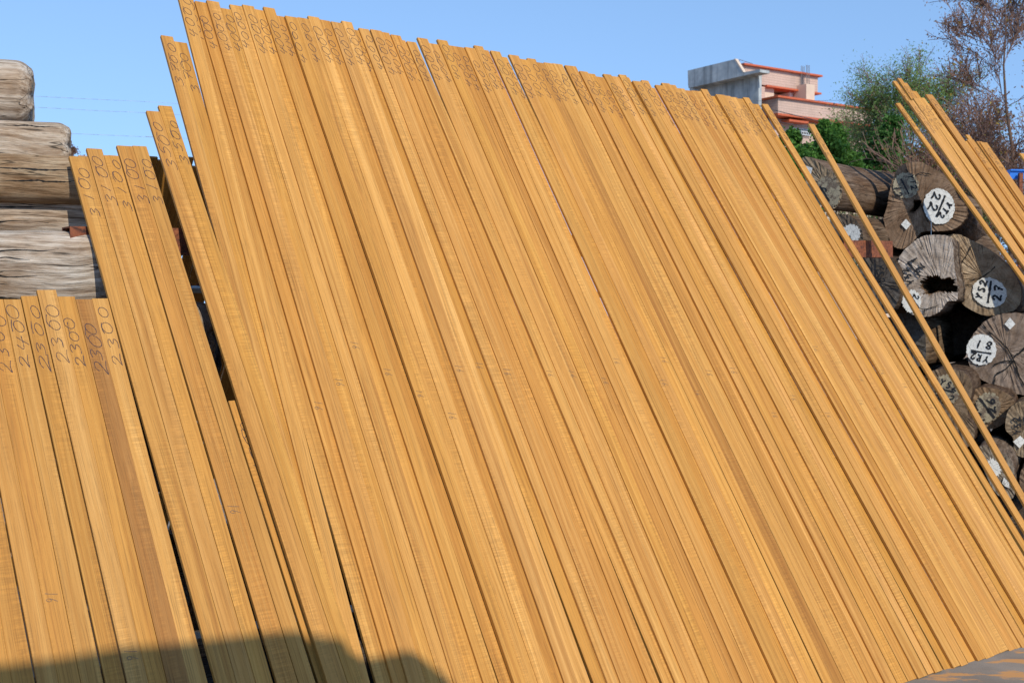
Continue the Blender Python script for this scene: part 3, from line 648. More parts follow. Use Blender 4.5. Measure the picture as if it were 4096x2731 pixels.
# ------------------------------------------------------------------ log ends on the right
def end_log(outline, axis, r, label, col, endcol, length=3.0, hole=None, rough=.02, center=None, body='brown_log', n_off=.05, dep=None, group='old logs stacked on the right'):
    pts = np.array(outline, float)
    if center is None: center = pts.mean(0)
    ax = np.array([math.cos(axis), math.sin(axis), 0.0]); up = np.array([0, 0, 1.0]); si = np.cross(up, ax)
    a = wall(center[0], center[1], -(r + n_off)); p = wpt(a[0], a[1], -(r + n_off)) if dep is None else at_depth(center[0], center[1], dep)
    R3 = np.array([ax, si, up])
    def bp(x, y, off=0.0):
        q = on_plane(x, y, p - ax * off, ax) - p; return R3 @ q
    lp = [bp(*q) for q in pts]; lp = lp + [lp[0]]
    n = len(lp) - 1; sm = []
    for i in range(n):
        A, B, C, D = lp[(i - 1) % n], lp[i], lp[(i + 1) % n], lp[(i + 2) % n]
        for j in range(6):
            t = j / 6; sm.append(.5 * (2 * B + (C - A) * t + (2 * A - 5 * B + 4 * C - D) * t * t + (-A + 3 * B - 3 * C + D) * t ** 3))
    K = len(sm); seed = rnd(0, 99)
    for k in range(K): sm[k] = sm[k] * (1 + rough * .5 * noise1(k * .9, seed) + rough * .4 * rnd(-1, 1)); sm[k][0] = 0
    NS = 14; vs, fs = [], []
    for i in range(NS + 1):
        s = length * (i / NS) ** 1.5 if i else 0
        for k in range(K):
            f = 1 + .03 * noise1(s * 1.2 + k * .15, seed + 4) * min(1, s * 4) + (.012 if i == 1 else 0)
            q = sm[k] * f; vs.append((s + (.006 * noise1(k * 1.3, seed + 2) if i == 0 else 0), q[1], q[2]))
    for i in range(NS):
        for k in range(K):
            k2 = (k + 1) % K; fs.append((i * K + k2, i * K + k, (i + 1) * K + k, (i + 1) * K + k2))
    fs.append(tuple(NS * K + k for k in range(K)))
    o = link('old_log', mesh('old_log', vs, fs, True), M[body])
    o.matrix_world = Matrix(((ax[0], si[0], 0, p[0]), (ax[1], si[1], 0, p[1]), (0, 0, 1, p[2]), (0, 0, 0, 1)))
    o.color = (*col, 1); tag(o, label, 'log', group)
    # the cut face, a little uneven, with its hole where the heart has rotted out
    if hole is None: inner = [np.zeros(3)] * K; c0 = sum(np.array([v[0], v[1], v[2]]) for v in vs[:K]) / K
    else:
        hp = [bp(*q) for q in hole]; c0 = sum(hp) / len(hp)
        hp2 = smooth_poly(hp + [hp[0]], 8)[:-1]
        ang = sorted(((math.atan2(q[2] - c0[2], q[1] - c0[1]), i) for i, q in enumerate(hp2)))
        ha = [t for t, _ in ang]; hr = [np.linalg.norm(hp2[i][1:] - c0[1:]) for _, i in ang]
        inner = []
        for k in range(K):
            th = math.atan2(vs[k][2] - c0[2], vs[k][1] - c0[1]); rr = np.interp(th, ha, hr, period=2 * math.pi) * (1 + .16 * rnd(-1, 1) + .10 * noise1(k * .9, seed))
            inner.append(np.array([0, c0[1] + rr * math.cos(th), c0[2] + rr * math.sin(th)]))
    c0 = np.array([0, c0[1], c0[2]]); NR = 6; fv, ff = [], []
    for j in range(NR + 1):
        t = j / NR
        for k in range(K):
            q = np.array(vs[k]) if hole is None or True else 0
            e = inner[k] if hole is not None else c0
            w = q * (1 - t) + e * t; w[0] = vs[k][0] * (1 - t) + .004 * noise1(k * .5 + j * 2, seed + 7) * (t > 0)
            fv.append(w)
    for j in range(NR):
        for k in range(K):
            k2 = (k + 1) % K; ff.append((j * K + k, j * K + k2, (j + 1) * K + k2, (j + 1) * K + k))
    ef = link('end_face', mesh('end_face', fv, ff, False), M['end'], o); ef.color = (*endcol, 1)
    if hole is not None:
        hv, hf = [], []; D = 8
        for j in range(D + 1):
            s = .45 * (j / D) ** 1.3
            for k in range(K):
                q = c0 + (inner[k] - c0) * (1 + .10 * noise1(k * .7 + j, seed + 8) - .25 * j / D); hv.append((s + .001, q[1], q[2]))
        for j in range(D):
            for k in range(K):
                k2 = (k + 1) % K; hf.append((j * K + k, j * K + k2, (j + 1) * K + k2, (j + 1) * K + k))
        hf.append(tuple(D * K + k for k in range(K)))
        link('rotten_hollow', mesh('rotten_hollow', hv, hf, True), M['rot'], o)
    o['_p'] = list(map(float, p)); o['_a'] = list(map(float, ax))
    def patch(cx, cy, rx, ry, rot=0, mat='white', off=.010, rough=.09, name='paint_patch', drips=()):
        vs = [bp(cx, cy, off)]; nn = 90; ro = math.radians(rot)
        for k in range(nn):
            t = 2 * math.pi * k / nn; rr = 1 + rough * .7 * noise1(k * .5, seed + 20) + rough * rnd(-.6, .5)
            x, y = rx * rr * math.cos(t), ry * rr * math.sin(t)
            vs.append(bp(cx + x * math.cos(ro) - y * math.sin(ro), cy + x * math.sin(ro) + y * math.cos(ro), off))
        fs = [(0, 1 + (k + 1) % nn, 1 + k) for k in range(nn)]
        for dx, y0, y1, w in drips:
            b = len(vs); vs += [bp(dx - w, y0, off + .0004), bp(dx + w, y0, off + .0004), bp(dx + w * .6, y1, off + .0004), bp(dx - w * .6, y1, off + .0004)]; fs.append((b, b + 3, b + 2, b + 1))
        link(name, mesh(name, vs, fs), M[mat], o)
    def poly(ptsx, mat, off=.012, name='number_tag'):
        v = [bp(x, y, off) for x, y in ptsx] + [bp(x, y, off - .003) for x, y in ptsx]; m = len(ptsx)
        link(name, mesh(name, v, [tuple(range(m))[::-1], tuple(range(m, 2 * m))] + [(i, (i + 1) % m, m + (i + 1) % m, m + i) for i in range(m)]), M[mat], o)
    def write(parts, width=.011, mat='black', off=.0125, name='painted_number'):
        V_, F_ = [], []
        for q in parts:
            if q[0] == 'line':
                pl = [[bp(q[1] + (q[3] - q[1]) * t / 8, q[2] + (q[4] - q[2]) * t / 8, off) for t in range(9)]]; w = width * 1.2
            else:
                txt, x0, y0, adv, cell, h = q; ad = np.array(adv, float); ad /= np.linalg.norm(ad); upx = np.array([ad[1], -ad[0]])
                st = text_strokes(txt, cell, h, .06, .05, .74)
                pl = [[bp(*(np.array([x0, y0]) + ad * s[0] + upx * s[1]), off) for s in pp] for pp in st]; w = width
            v, f = ribbon(pl, w, (-1, 0, 0), .35); b = len(V_); V_ += v; F_ += [tuple(i + b for i in t) for t in f]
        link(name, mesh(name, V_, F_), M[mat], o)
    def cracks(lines, width=.008, mat='crackm', off=.009, name='split'):
        V_, F_ = [], []
        for ln in lines:
            sm_ = smooth_poly(ln, 6); pl = [bp(x + rnd(-2, 2), y + rnd(-2, 2), off) for x, y in sm_]
            v, f = ribbon([pl], width, (-1, 0, 0), .5); b = len(V_); V_ += v; F_ += [tuple(i + b for i in t) for t in f]
        link(name, mesh(name, V_, F_), M[mat], o)
    return o, patch, poly, write, cracks

def z4(x, y): return 3072 + x / 2.297, 683 + y / 2.297        # the survey crop these outlines were read in
def zl(l): return [z4(*p) for p in l]
A1, A2 = 1.14, .86
BR = (1, 1, 1)
# top left log with the 15
o, patch, poly, write, cr = end_log([(3206, 640), (3245, 632), (3300, 668), (3345, 700), (3366, 745), (3366, 790), (3345, 828), (3310, 838), (3262, 800), (3225, 735)], A2, .15, 'upper left log with a yellowish oval marked 15', (.80, .72, .66), (.8, .70, .55), dep=9.55)
patch(3314, 766, 46, 62, -15, 'ochre', rough=.10); write([('15', 3316, 800, (-.25, -.95), 32, 34), ('line', 3280, 745, 3318, 805)], .010)
poly([(3222, 663), (3250, 672), (3244, 696), (3216, 690)], 'white')
# below it
o, patch, poly, write, cr = end_log([(3320, 880), (3345, 858), (3385, 858), (3420, 876), (3446, 915), (3452, 958), (3440, 1000), (3390, 1010), (3330, 985)], A2, .13, 'log above the rusty rail end with a half hidden white patch', (.72, .66, .60), (.42, .38, .34), dep=9.5)
patch(3405, 935, 36, 38, 0, 'white', rough=.12); write([('2', 3405, 960, (-.3, -1), 26, 30)], .012)
# big lobed log
o, patch, poly, write, cr = end_log(zl([(1205, -30), (1150, 70), (1112, 220), (1098, 310), (1066, 420), (1072, 500), (1100, 600), (1150, 690), (1225, 716), (1300, 686), (1370, 608), (1425, 560), (1560, 556), (1700, 538), (1795, 470), (1832, 390), (1800, 300), (1742, 240), (1700, 140), (1630, 50), (1500, -30), (1400, -80), (1290, -70)]), A1, .24,
    'big lobed log with white oval marked YT2 over 22 and a hole', (.60, .50, .42), (.62, .47, .36), hole=zl([(1335, 265), (1405, 270), (1400, 320), (1340, 385), (1300, 372), (1335, 330)]))
patch(*z4(1268, 135), 52, 52, 0, 'ochre', rough=.08, off=.0095); patch(*z4(1572, 328), 62, 72, -10, 'white', rough=.05, drips=[(z4(1500, 0)[0], z4(0, 470)[1], z4(0, 690)[1], 1.6)])
write([('22', *z4(1530, 195), (-.38, .92), 42, 32), ('line', *z4(1628, 228), *z4(1548, 425)), ('YT2', *z4(1655, 285), (-.58, .81), 26, 24)], .013)
write([('12', *z4(1150, 150), (.2, .95), 26, 30), ('line', *z4(1222, 75), *z4(1295, 215)), ('YT2', *z4(1290, 45), (.2, .95), 22, 22)], .010, name='faded_number')
poly(zl([(1222, 492), (1268, 443), (1313, 493), (1270, 543)]), 'white')
cr([zl([(1270, -10), (1300, 30), (1340, 60), (1400, 20), (1500, 40)]), zl([(1405, 300), (1440, 400), (1470, 470)]), zl([(1740, 150), (1770, 200), (1830, 290)])], .007)
# hollow grey log
o, patch, poly, write, cr = end_log(zl([(1340, 650), (1420, 605), (1500, 590), (1640, 596), (1690, 640), (1705, 760), (1715, 900), (1738, 1010), (1745, 1110), (1735, 1190), (1650, 1200), (1600, 1270), (1530, 1320), (1440, 1342), (1340, 1325), (1260, 1270), (1225, 1180), (1250, 1080), (1205, 960), (1196, 850), (1225, 760)]), A1, .22,
    'hollow pale grey log marked YS2 over 27 with a large rotten cavity', (.85, .82, .80), (1.10, 1.06, 1.05), hole=zl([(1400, 1040), (1440, 990), (1510, 958), (1570, 960), (1605, 990), (1690, 985), (1722, 1030), (1725, 1100), (1640, 1120), (1560, 1120), (1500, 1142), (1420, 1105)]))
write([('27', *z4(1445, 880), (-.72, -.62), 36, 36), ('line', *z4(1283, 845), *z4(1400, 975)), ('YS2', *z4(1345, 1020), (-.5, -.86), 24, 26)], .012)
patch(*z4(1320, 1200), 38, 46, 0, 'white', rough=.12); write([('2', *z4(1340, 1130), (-.4, .9), 24, 24), ('line', *z4(1300, 1130), *z4(1385, 1260))], .009, name='patch_number')
cr([zl([(1320, 1240), (1440, 1270), (1560, 1240)]), zl([(1440, 1270), (1430, 1330)])], .006)
# its right neighbour
o, patch, poly, write, cr = end_log(zl([(1650, 598), (1760, 588), (1870, 640), (1985, 695), (2110, 780), (2230, 900), (2310, 1040), (2330, 1150), (2285, 1265), (2160, 1312), (2010, 1332), (1870, 1280), (1775, 1205), (1752, 1100), (1740, 1000), (1722, 880), (1706, 740)]), A1, .25,
    'broad brown log with white oval marked YS2 over 27', (.62, .54, .47), (.98, .84, .66))
patch(*z4(2035, 1118), 70, 58, 20, 'white', rough=.04)
write([('YS2', *z4(1965, 1180), (.28, -.96), 27, 26), ('line', *z4(2050, 1010), *z4(2020, 1215)), ('27', *z4(2140, 1195), (.12, -.99), 34, 34)], .013)
cr([zl([(1870, 690), (1830, 770), (1780, 850), (1760, 930), (1730, 985)]), zl([(1745, 1040), (1820, 1050), (1900, 1055)]), zl([(1850, 1000), (1980, 970), (2090, 880)])], .007)
# big cracked log at the right edge
o, patch, poly, write, cr = end_log([(3925, 1298), (3965, 1270), (4020, 1254), (4100, 1256), (4170, 1290), (4210, 1370), (4215, 1460), (4170, 1560), (4090, 1578), (4020, 1562), (3950, 1530), (3895, 1492), (3872, 1440), (3872, 1380), (3895, 1335)], 1.08, .23,
    'cracked brown grey log with white oval marked 81 over YR2', (.6, .52, .46), (.72, .62, .56), center=(4035, 1415))
patch(3926, 1398, 60, 62, 0, 'white', rough=.05)
write([('81', 3972, 1368, (-.95, -.18), 40, 30), ('line', 3884, 1402, 3966, 1414), ('YR2', 3956, 1424, (-.95, -.22), 26, 26)], .012)
poly([(4018, 1296), (4040, 1270), (4062, 1296), (4040, 1318)], 'white')
cr([[(3928, 1292), (3950, 1320), (3990, 1355), (4030, 1395), (4055, 1440), (4075, 1500), (4096, 1540)], [(4055, 1440), (4030, 1470), (3985, 1500), (3975, 1540)], [(4055, 1430), (4090, 1400), (4140, 1360)], [(4060, 1445), (4010, 1445), (3970, 1465)]], .010)
# log end behind the sticks, its shade put into the tints
o, patch, poly, write, cr = end_log([(3445, 1040), (3490, 1020), (3555, 1030), (3590, 1070), (3600, 1140), (3590, 1210), (3550, 1250), (3490, 1240), (3450, 1170), (3435, 1100)], A2, .17, 'dark log end, shade in its tint, with black letters YS2 behind the sticks', (.40, .36, .33), (.32, .31, .31), dep=9.2)
write([('line', 3499, 1040, 3502, 1130), ('YS2', 3508, 1058, (.02, 1), 28, 28)], .010); cr([[(3520, 1146), (3560, 1144), (3600, 1150)]], .008)
# lower left
o, patch, poly, write, cr = end_log([(3590, 1250), (3640, 1240), (3690, 1280), (3702, 1350), (3700, 1440), (3660, 1470), (3600, 1450), (3570, 1380), (3570, 1300)], 1.0, .16, 'low log with dark cut end and paler brown side', (.95, .88, .78), (.30, .31, .33), dep=9.5, length=1.4)  # side tinted much paler than the cut end
cr([[(3600, 1380), (3640, 1378), (3700, 1390)]], .008)
o, patch, poly, write, cr = end_log([(3715, 1500), (3750, 1478), (3810, 1476), (3870, 1500), (3890, 1560), (3870, 1650), (3900, 1720), (3880, 1780), (3820, 1800), (3780, 1720), (3740, 1650), (3715, 1580)], A1, .18, 'brown mottled log end with painted YS2 beside the lone stick', (.5, .42, .36), (.52, .42, .32), n_off=.22)
patch(3790, 1556, 44, 62, -20, 'ochre', rough=.14); write([('YS2', 3758, 1536, (.88, .35), 26, 26), ('line', 3768, 1556, 3818, 1568), ('2', 3790, 1596, (.5, .5), 26, 26)], .010)
o, patch, poly, write, cr = end_log([(3890, 1570), (3930, 1548), (4000, 1560), (4050, 1590), (4060, 1640), (4020, 1690), (3960, 1716), (3905, 1690), (3880, 1640)], A1, .16, 'rusty brown log end with tan oval marked YS2 over 26', (.5, .40, .33), (.62, .47, .33), n_off=.20)
patch(3952, 1630, 50, 62, 10, 'ochre', rough=.12); write([('26', 3985, 1650, (-.1, -1), 36, 30), ('line', 3918, 1592, 3978, 1672), ('YS2', 3940, 1684, (-.5, -.86), 26, 26)], .013)
o, patch, poly, write, cr = end_log([(4030, 1650), (4060, 1614), (4110, 1605), (4170, 1640), (4180, 1720), (4150, 1800), (4100, 1828), (4060, 1810), (4052, 1752), (4022, 1715)], A1, .17, 'olive brown log at the right edge marked YS2 with a white tag', (.6, .54, .46), (.72, .62, .48), center=(4100, 1715))
write([('YS2', 4084, 1732, (-.08, -1), 24, 26), ('line', 4092, 1700, 4094, 1668)], .010); poly([(4052, 1766), (4081, 1742), (4104, 1764), (4078, 1792)], 'white')
o, patch, poly, write, cr = end_log([(3915, 1790), (3955, 1786), (4010, 1810), (4050, 1850), (4060, 1920), (4055, 1985), (4020, 2000), (3975, 1960), (3945, 1900), (3920, 1840)], A1, .16, 'low grey log with frayed pale end and crumpled white tag', (.8, .76, .72), (.66, .63, .58))
patch(3975, 1868, 24, 36, -30, 'white', rough=.3); poly([(4008, 1932), (4016, 1908), (4036, 1930), (4038, 1952), (4020, 1944)], 'white')
o, patch, poly, write, cr = end_log([(4085, 1880), (4120, 1868), (4180, 1900), (4190, 1980), (4150, 2030), (4100, 2000), (4080, 1940)], A1, .16, 'reddish brown log low at the right edge', (.5, .40, .34), (.5, .40, .33))
# pale log end seen in the slit left of the half hidden last board
o, patch, poly, write, cr = end_log([(3440, 1290), (3500, 1270), (3560, 1300), (3580, 1370), (3570, 1440), (3520, 1470), (3460, 1440), (3430, 1370)], 1.14, .14, 'white flecked log end showing in the slit beside the last boards', (.8, .78, .74), (1.1, 1.1, 1.1), dep=9.8, length=1.0)
patch(3520, 1370, 40, 70, 20, 'white', rough=.3)
# filler logs added deeper in the pile, the dark between logs put into their tints
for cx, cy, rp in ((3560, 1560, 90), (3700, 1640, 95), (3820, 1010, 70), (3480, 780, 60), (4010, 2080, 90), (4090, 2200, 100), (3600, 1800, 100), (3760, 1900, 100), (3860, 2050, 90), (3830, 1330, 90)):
    end_log([(cx + rp * math.cos(t * .7) * rnd(.9, 1.1), cy + rp * math.sin(t * .7) * rnd(.9, 1.1)) for t in range(9)], A1, .16, 'added filler log tinted dark for shade, deep in the right stack', (.30, .27, .25), (.26, .23, .21), n_off=.75, group='dark tinted filler logs deep in the right stack')

# ------------------------------------------------------------------ ground
def sheet(name, x0, y0, x1, y1, z, mat):
    o = link(name, mesh(name, [(x0, y0, z), (x1, y0, z), (x1, y1, z), (x0, y1, z)], [(0, 1, 2, 3)]), mat); return tag(o, kind='structure')
sheet('ground', -600, -300, 900, 1500, 0.0, M['ground'])

# ------------------------------------------------------------------ building behind
KC = at_depth(3045, 700, 118.0)                 # the corner between the grey and the tiled side
DR = np.array([.829, .559, 0]); DL = np.array([-.559, .829, 0]); ZU = np.array([0, 0, 1.0])
NR_ = np.array([.559, -.829, 0]); NL_ = np.array([-.829, -.559, 0])
PB = 0.0
def rf(x, y, out=0.0):
    out -= PB                          # point on the tiled side: metres along it, height
    q = on_plane(x, y, KC + NR_ * out, NR_); return (q - KC) @ DR, q[2]
def lf(x, y, out=0.0):
    q = on_plane(x, y, KC + NL_ * out, NL_); return (q - KC) @ DL, q[2]
zz = lambda x, y: (2700 + x / 1.68, 200 + y / 1.68)
bld = empty('apartment_building', (KC[0], KC[1], 0))
K0 = np.array([KC[0], KC[1], 0.0])
def bbox(name, r0, r1, l0, l1, z0, z1, mat, parent=bld, into=None):
    mb = into or MB(); l0 += PB; l1 += PB; mb.box(DR * r0 + DL * l0 + ZU * z0, DR * (r1 - r0), DL * (l1 - l0), ZU * (z1 - z0))
    if into is None:
        # build in a frame whose x runs along the tiled side
        Rm = np.array([DR, DL, ZU]); mb.v = [tuple(Rm @ np.array(p)) for p in mb.v]
        o = mb.build(name, mat, parent); o.rotation_euler = (0, 0, math.atan2(DR[1], DR[0])); return o
PB = lf(*zz(447, 128))[0]
rA, zTop = rf(*zz(578, 120)); rEnd, _ = rf(*zz(960, 182)); _, zA = rf(*zz(770, 150)); 
zt = rf(*zz(700, 142))[1]; zb = rf(*zz(700, 251))[1]; zopen = rf(*zz(700, 335))[1]
# upper storey: parapet band with orange copings, an open balcony, beige columns
bbox('upper_parapet', .02, rEnd, .0, 5, zb, zt, M['pink'])
bbox('coping', .05, rEnd + .35, -.35, 5.1, zt, zt + .17, M['orange'])
bbox('coping', rf(*zz(605, 290))[0], rEnd + .3, -.25, 1.0, zb - .17, zb - .003, M['orange'])
bbox('back_wall', .05, rEnd - 1.6, 2.2, 5, zopen - 1.5, zb - .18, M['pink'])
bbox('column', .03, rf(*zz(605, 290))[0], .02, 2.2, zopen - 1.5, zb - .18, M['pink'])
c0 = rf(*zz(637, 300))[0]; bbox('column', c0 - .5, c0 + .9, .3, 1.5, zopen - 1.2, zb - .18, M['cream'])
c1 = rf(*zz(862, 300), .9)[0]; c2 = rf(*zz(918, 300), .9)[0]; zc = rf(*zz(890, 236), .9)[1]
bbox('column', c1, c2, -1.3, .35, zopen - 1.2, zc, M['cream'])
mb = MB()
for k in range(6):
    q = c1 + .35 + (c2 - c1 - .7) * k / 5; mb.tube(DR * q + DL * (PB - (.9 if k % 2 else .3)) + ZU * (zc - .1), DR * q + DL * (PB - (.9 if k % 2 else .3)) + ZU * (zc + 2.0), .035, .035, 5)
o = mb.build('rebar', M['steel'], bld)
a0, az1 = rf(*zz(768, 286), -.6); a1, az0 = rf(*zz(826, 326), -.6)
acu = bbox('air_conditioner', a0, a1, .6, 1.9, az0 + .05, az1, M['ac']); 
bbox('window', c0 + 1.4, a0 - .6, 2.12, 2.25, zopen - .9, zb - .8, M['glass'])
# projecting balcony below
BOUT = 3.2
m0, mz1 = rf(*zz(692, 322), BOUT); m1, _ = rf(*zz(1330, 400), BOUT); _, mz0 = rf(*zz(692, 428), BOUT)
bbox('balcony_parapet', m0, m1, -BOUT, 3.5, mz0, mz1, M['pink'])
bbox('coping', m0 - .3, m1 + .3, -BOUT - .3, 3.6, mz1, mz1 + .18, M['orange'])
bbox('coping', m0 - .25, m1 + .25, -BOUT - .25, 3.6, mz0 - .2, mz0 - .003, M['orange'])
bbox('main_wall', m0 + .1, m1 - .2, -BOUT + 1.2, 12, 0, mz0 - .21, M['pink'])
cw0, cz1 = rf(*zz(763, 482), BOUT); cw1, cz0 = rf(*zz(893, 503), BOUT)
bbox('window_canopy', cw0, cw1, -BOUT - .1, -BOUT + 1.195, cz0 + .1, cz0 + .3, M['orange'])
def window(x0, x1, zz1, zz0):
    f = bbox('window', x0, x1, -BOUT + 1.12, -BOUT + 1.195, zz0, zz1, M['glass'])
    mb = MB(); k = x0
    while k < x1: mb.box((k, PB - BOUT + .95, zz0), (.07, 0, 0), (0, .06, 0), (0, 0, zz1 - zz0)); k += .24
    for q in (zz0, (zz0 + zz1) / 2, zz1 - .07): mb.box((x0, PB - BOUT + .93, q), (x1 - x0, 0, 0), (0, .018, 0), (0, 0, .07))
    o = mb.build('window_grille', M['grille'], f); return o
w0, wz1 = rf(*zz(775, 508), BOUT - 1.1); w1, wz0 = rf(*zz(905, 580), BOUT - 1.1); window(w0, w1, wz1 - .2, wz0)
w0, wz1 = rf(*zz(1062, 586), BOUT - 1.1); w1, wz0 = rf(*zz(1110, 632), BOUT - 1.1); window(w0, w1, wz1, wz0)
w0, wz1 = rf(*zz(770, 590), BOUT - 1.1); w1, wz0 = rf(*zz(830, 612), BOUT - 1.1); window(w0, w1, wz1, wz0)
mb = MB(); q0, q1 = rf(*zz(1176, 560), BOUT - 1.0); mb.tube(DR * q0 + DL * (PB - BOUT + 1.05) + ZU * 4, DR * q0 + DL * (PB - BOUT + 1.05) + ZU * (q1 + 1), .10, .10, 8); mb.build('downpipe', M['ac'], bld)
# grey concrete side with its overhanging parapet
l1, _ = lf(*zz(85, 200)); lz0 = lf(*zz(90, 258))[1]; lz1 = lf(*zz(85, 140))[1]; lzc = lf(*zz(400, 66))[1]; lzk = lf(*zz(455, 155))[1]; lb = lf(*zz(572, 160))[1]
Rm = np.array([DR, DL, ZU])
def lprism(name, pts, r0, r1, mat):
    """outline in (along the grey side, height), thickness along the tiled side"""
    vs = [(r0, p[0], p[1]) for p in pts] + [(r1, p[0], p[1]) for p in pts]; m = len(pts)
    fs = [tuple(range(m)), tuple(range(m, 2 * m))[::-1]] + [(i, m + i, m + (i + 1) % m, (i + 1) % m) for i in range(m)]
    o = link(name, mesh(name, vs, fs), mat, bld); o.rotation_euler = (0, 0, math.atan2(DR[1], DR[0])); return o
OUTL = 1.7
def lp(x, y, out=OUTL): return lf(*zz(x, y), out)
lprism('concrete_parapet', [lp(470, 150), lp(330, 182), lp(88, 232), lp(85, 140), lp(398, 64), lp(456, 153)], -OUTL, -OUTL + .3, M['conc'])
lprism('balcony_slab', [lp(571, 131), lp(571, 150), lp(330, 203), lp(92, 258), lp(88, 232.3), lp(330, 182.3), lp(470, 150.3)], -OUTL - .02, -.42, M['conc'])
lprism('parapet_edge', [lp(398, 62), lp(406, 60), lp(462, 149), lp(456, 153)], -OUTL - .025, -OUTL + .33, M['cream'])
lprism('concrete_wall', [(.0, lp(571, 158, 0)[1]), (l1 * .93, lp(150, 246, 0)[1]), (l1 * .93, 0), (.0, 0)], -.4, -.003, M['conc'])
lprism('roof_slab', [(.05, lp(571, 150, 0)[1]), (l1 * .93, lp(150, 236, 0)[1]), (l1 * .93, lp(150, 246, 0)[1] + .02), (.05, lp(571, 158, 0)[1] + .02)], -.415, -.002, M['conc'])
mb = MB(); ra, rz = rf(*zz(432, 92), -3); rb, rz2 = rf(*zz(520, 106), -3); hz = rf(*zz(432, 66), -3)[1]
for a_, b_ in (((ra, rz), (ra, hz)), ((rb, rz2), (rb, hz - .2)), ((ra, hz), (rb, hz - .2))): mb.tube(DR * a_[0] + DL * (PB + 3) + ZU * a_[1], DR * b_[0] + DL * (PB + 3) + ZU * b_[1], .03, .03, 5)
mb.build('roof_railing', M['steel'], bld)
tag(bld, 'pink tiled apartment block with orange copings and a bare grey concrete side', 'building')
# lower house with a red roof behind the bushes
hp = at_depth(3500, 690, 62.0); hs = empty('red_roofed_house', (hp[0], hp[1], 0)); mb = MB(); mb.box((-3.2, 0, 0), (6.4, 0, 0), (0, 5, 0), (0, 0, hp[2] - .5)); mb.build('wall', M['cream'], hs)
mb = MB(); z0 = hp[2] - .45; mb.add([(-3.6, -.4, z0), (3.6, -.4, z0), (3.6, 5.4, z0), (-3.6, 5.4, z0), (-3.6, 2.5, z0 + 1.1), (3.6, 2.5, z0 + 1.1)], [(0, 1, 5, 4), (2, 3, 4, 5), (0, 4, 3), (1, 2, 5), (0, 3, 2, 1)]); mb.build('roof', M['redroof'], hs)
tag(hs, 'small house with a red roof showing between the bushes', 'house')

# ------------------------------------------------------------------ trees
def grow(mb, tips, p, d, L, r, depth, maxd, spread, up, kids, rmin=.006):
    p = np.asarray(p, float); nseg = 3; q = p.copy(); dd = d.copy()
    for i in range(nseg):
        dd = dd + np.array([rnd(-1, 1), rnd(-1, 1), rnd(-1, 1)]) * .13 + np.array([0, 0, up]) * .10; dd /= np.linalg.norm(dd)
        q2 = q + dd * L / nseg; ra = r * (1 - .3 * i / nseg); rb = r * (1 - .3 * (i + 1) / nseg)
        mb.tube(q, q2, max(ra, rmin), max(rb, rmin), 5 if depth < 3 else 3); q = q2
        if depth >= maxd - 2: tips.append((q.copy(), dd.copy()))
        if depth < maxd and (i > 0 or depth > 0):
            for _ in range(kids if i == nseg - 1 else max(1, kids - 1)):
                a = np.array([rnd(-1, 1), rnd(-1, 1), rnd(-.6, 1)]); nd = dd + a * spread; nd /= np.linalg.norm(nd)
                grow(mb, tips, q, nd, L * rnd(.55, .78), rb * rnd(.45, .65), depth + 1, maxd, spread, up, kids, rmin)

def leaves(tips, n, size, spread, droop=.3, aspect=.5):
    vs, fs = [], []
    for _ in range(n):
        t, d = random.choice(tips); p = t + np.array([random.gauss(0, 1), random.gauss(0, 1), random.gauss(0, 1)]) * spread
        a = np.array([rnd(-1, 1), rnd(-1, 1), rnd(-1, .6) - droop]); a /= np.linalg.norm(a); b = np.cross(a, [rnd(-1, 1), rnd(-1, 1), rnd(-1, 1)]); b /= max(np.linalg.norm(b), 1e-6)
        s = size * rnd(.6, 1.3); w = s * aspect * .5; m = len(vs); c = np.cross(a, b) * s * .12
        vs += [p, p + a * s * .5 + b * w + c, p + a * s, p + a * s * .5 - b * w + c]; fs.append((m, m + 1, m + 2, m + 3))
    return vs, fs

def tree(name, x, ytop, D, label, leafmats, h0=.35, trunk_r=.13, maxd=5, spread=.55, up=.5, kids=2, xw=1.0, first=None, lean=(0, 0), rmin=.006, cat='tree'):
    """leafmats: (material, count, size, scatter, aspect)"""
    top = at_depth(x, ytop, D); base = np.array([top[0], top[1], 0.0]); H = top[2]
    t = empty(name, base); mb = MB(); tips = []
    st = first or H * h0; q = np.zeros(3); mbt = MB(); L = st
    d = np.array([lean[0], lean[1], 1.0]); d /= np.linalg.norm(d)
    seg = 9; ht = H * .80
    for i in range(seg):
        q2 = q + d * ht / seg + np.array([rnd(-1, 1), rnd(-1, 1), 0]) * ht * .016
        ra, rb = trunk_r * (1 - .85 * i / seg), trunk_r * (1 - .85 * (i + 1) / seg); mbt.tube(q, q2, ra, rb, 8)
        if q2[2] > H * .22:
            for _ in range(kids + 1):
                a = rnd(0, 2 * math.pi); nd = np.array([math.cos(a) * xw, math.sin(a) * xw, rnd(.3, 1.0)]); nd /= np.linalg.norm(nd)
                grow(mb, tips, q2, nd, L * (1.05 - .6 * i / seg) * rnd(.75, 1.15) * .5, rb * .34, 1, maxd, spread, up, kids, rmin)
        q = q2
    grow(mb, tips, q, d, L * .3, trunk_r * .12, 2, maxd, spread, up, kids, rmin)
    tips = [tp for tp in tips if tp[0][2] < H * 1.04] or tips
    mbt.build('trunk', M['trunk'], t); mb.build('branches', M['twig'], t)
    for mt, n, s, sc, asp in leafmats:
        vs, fs = leaves(tips, n, s, sc, aspect=asp); link('crown', mesh('crown', vs, fs), M[mt], t)
    tag(t, label, cat)
    return t

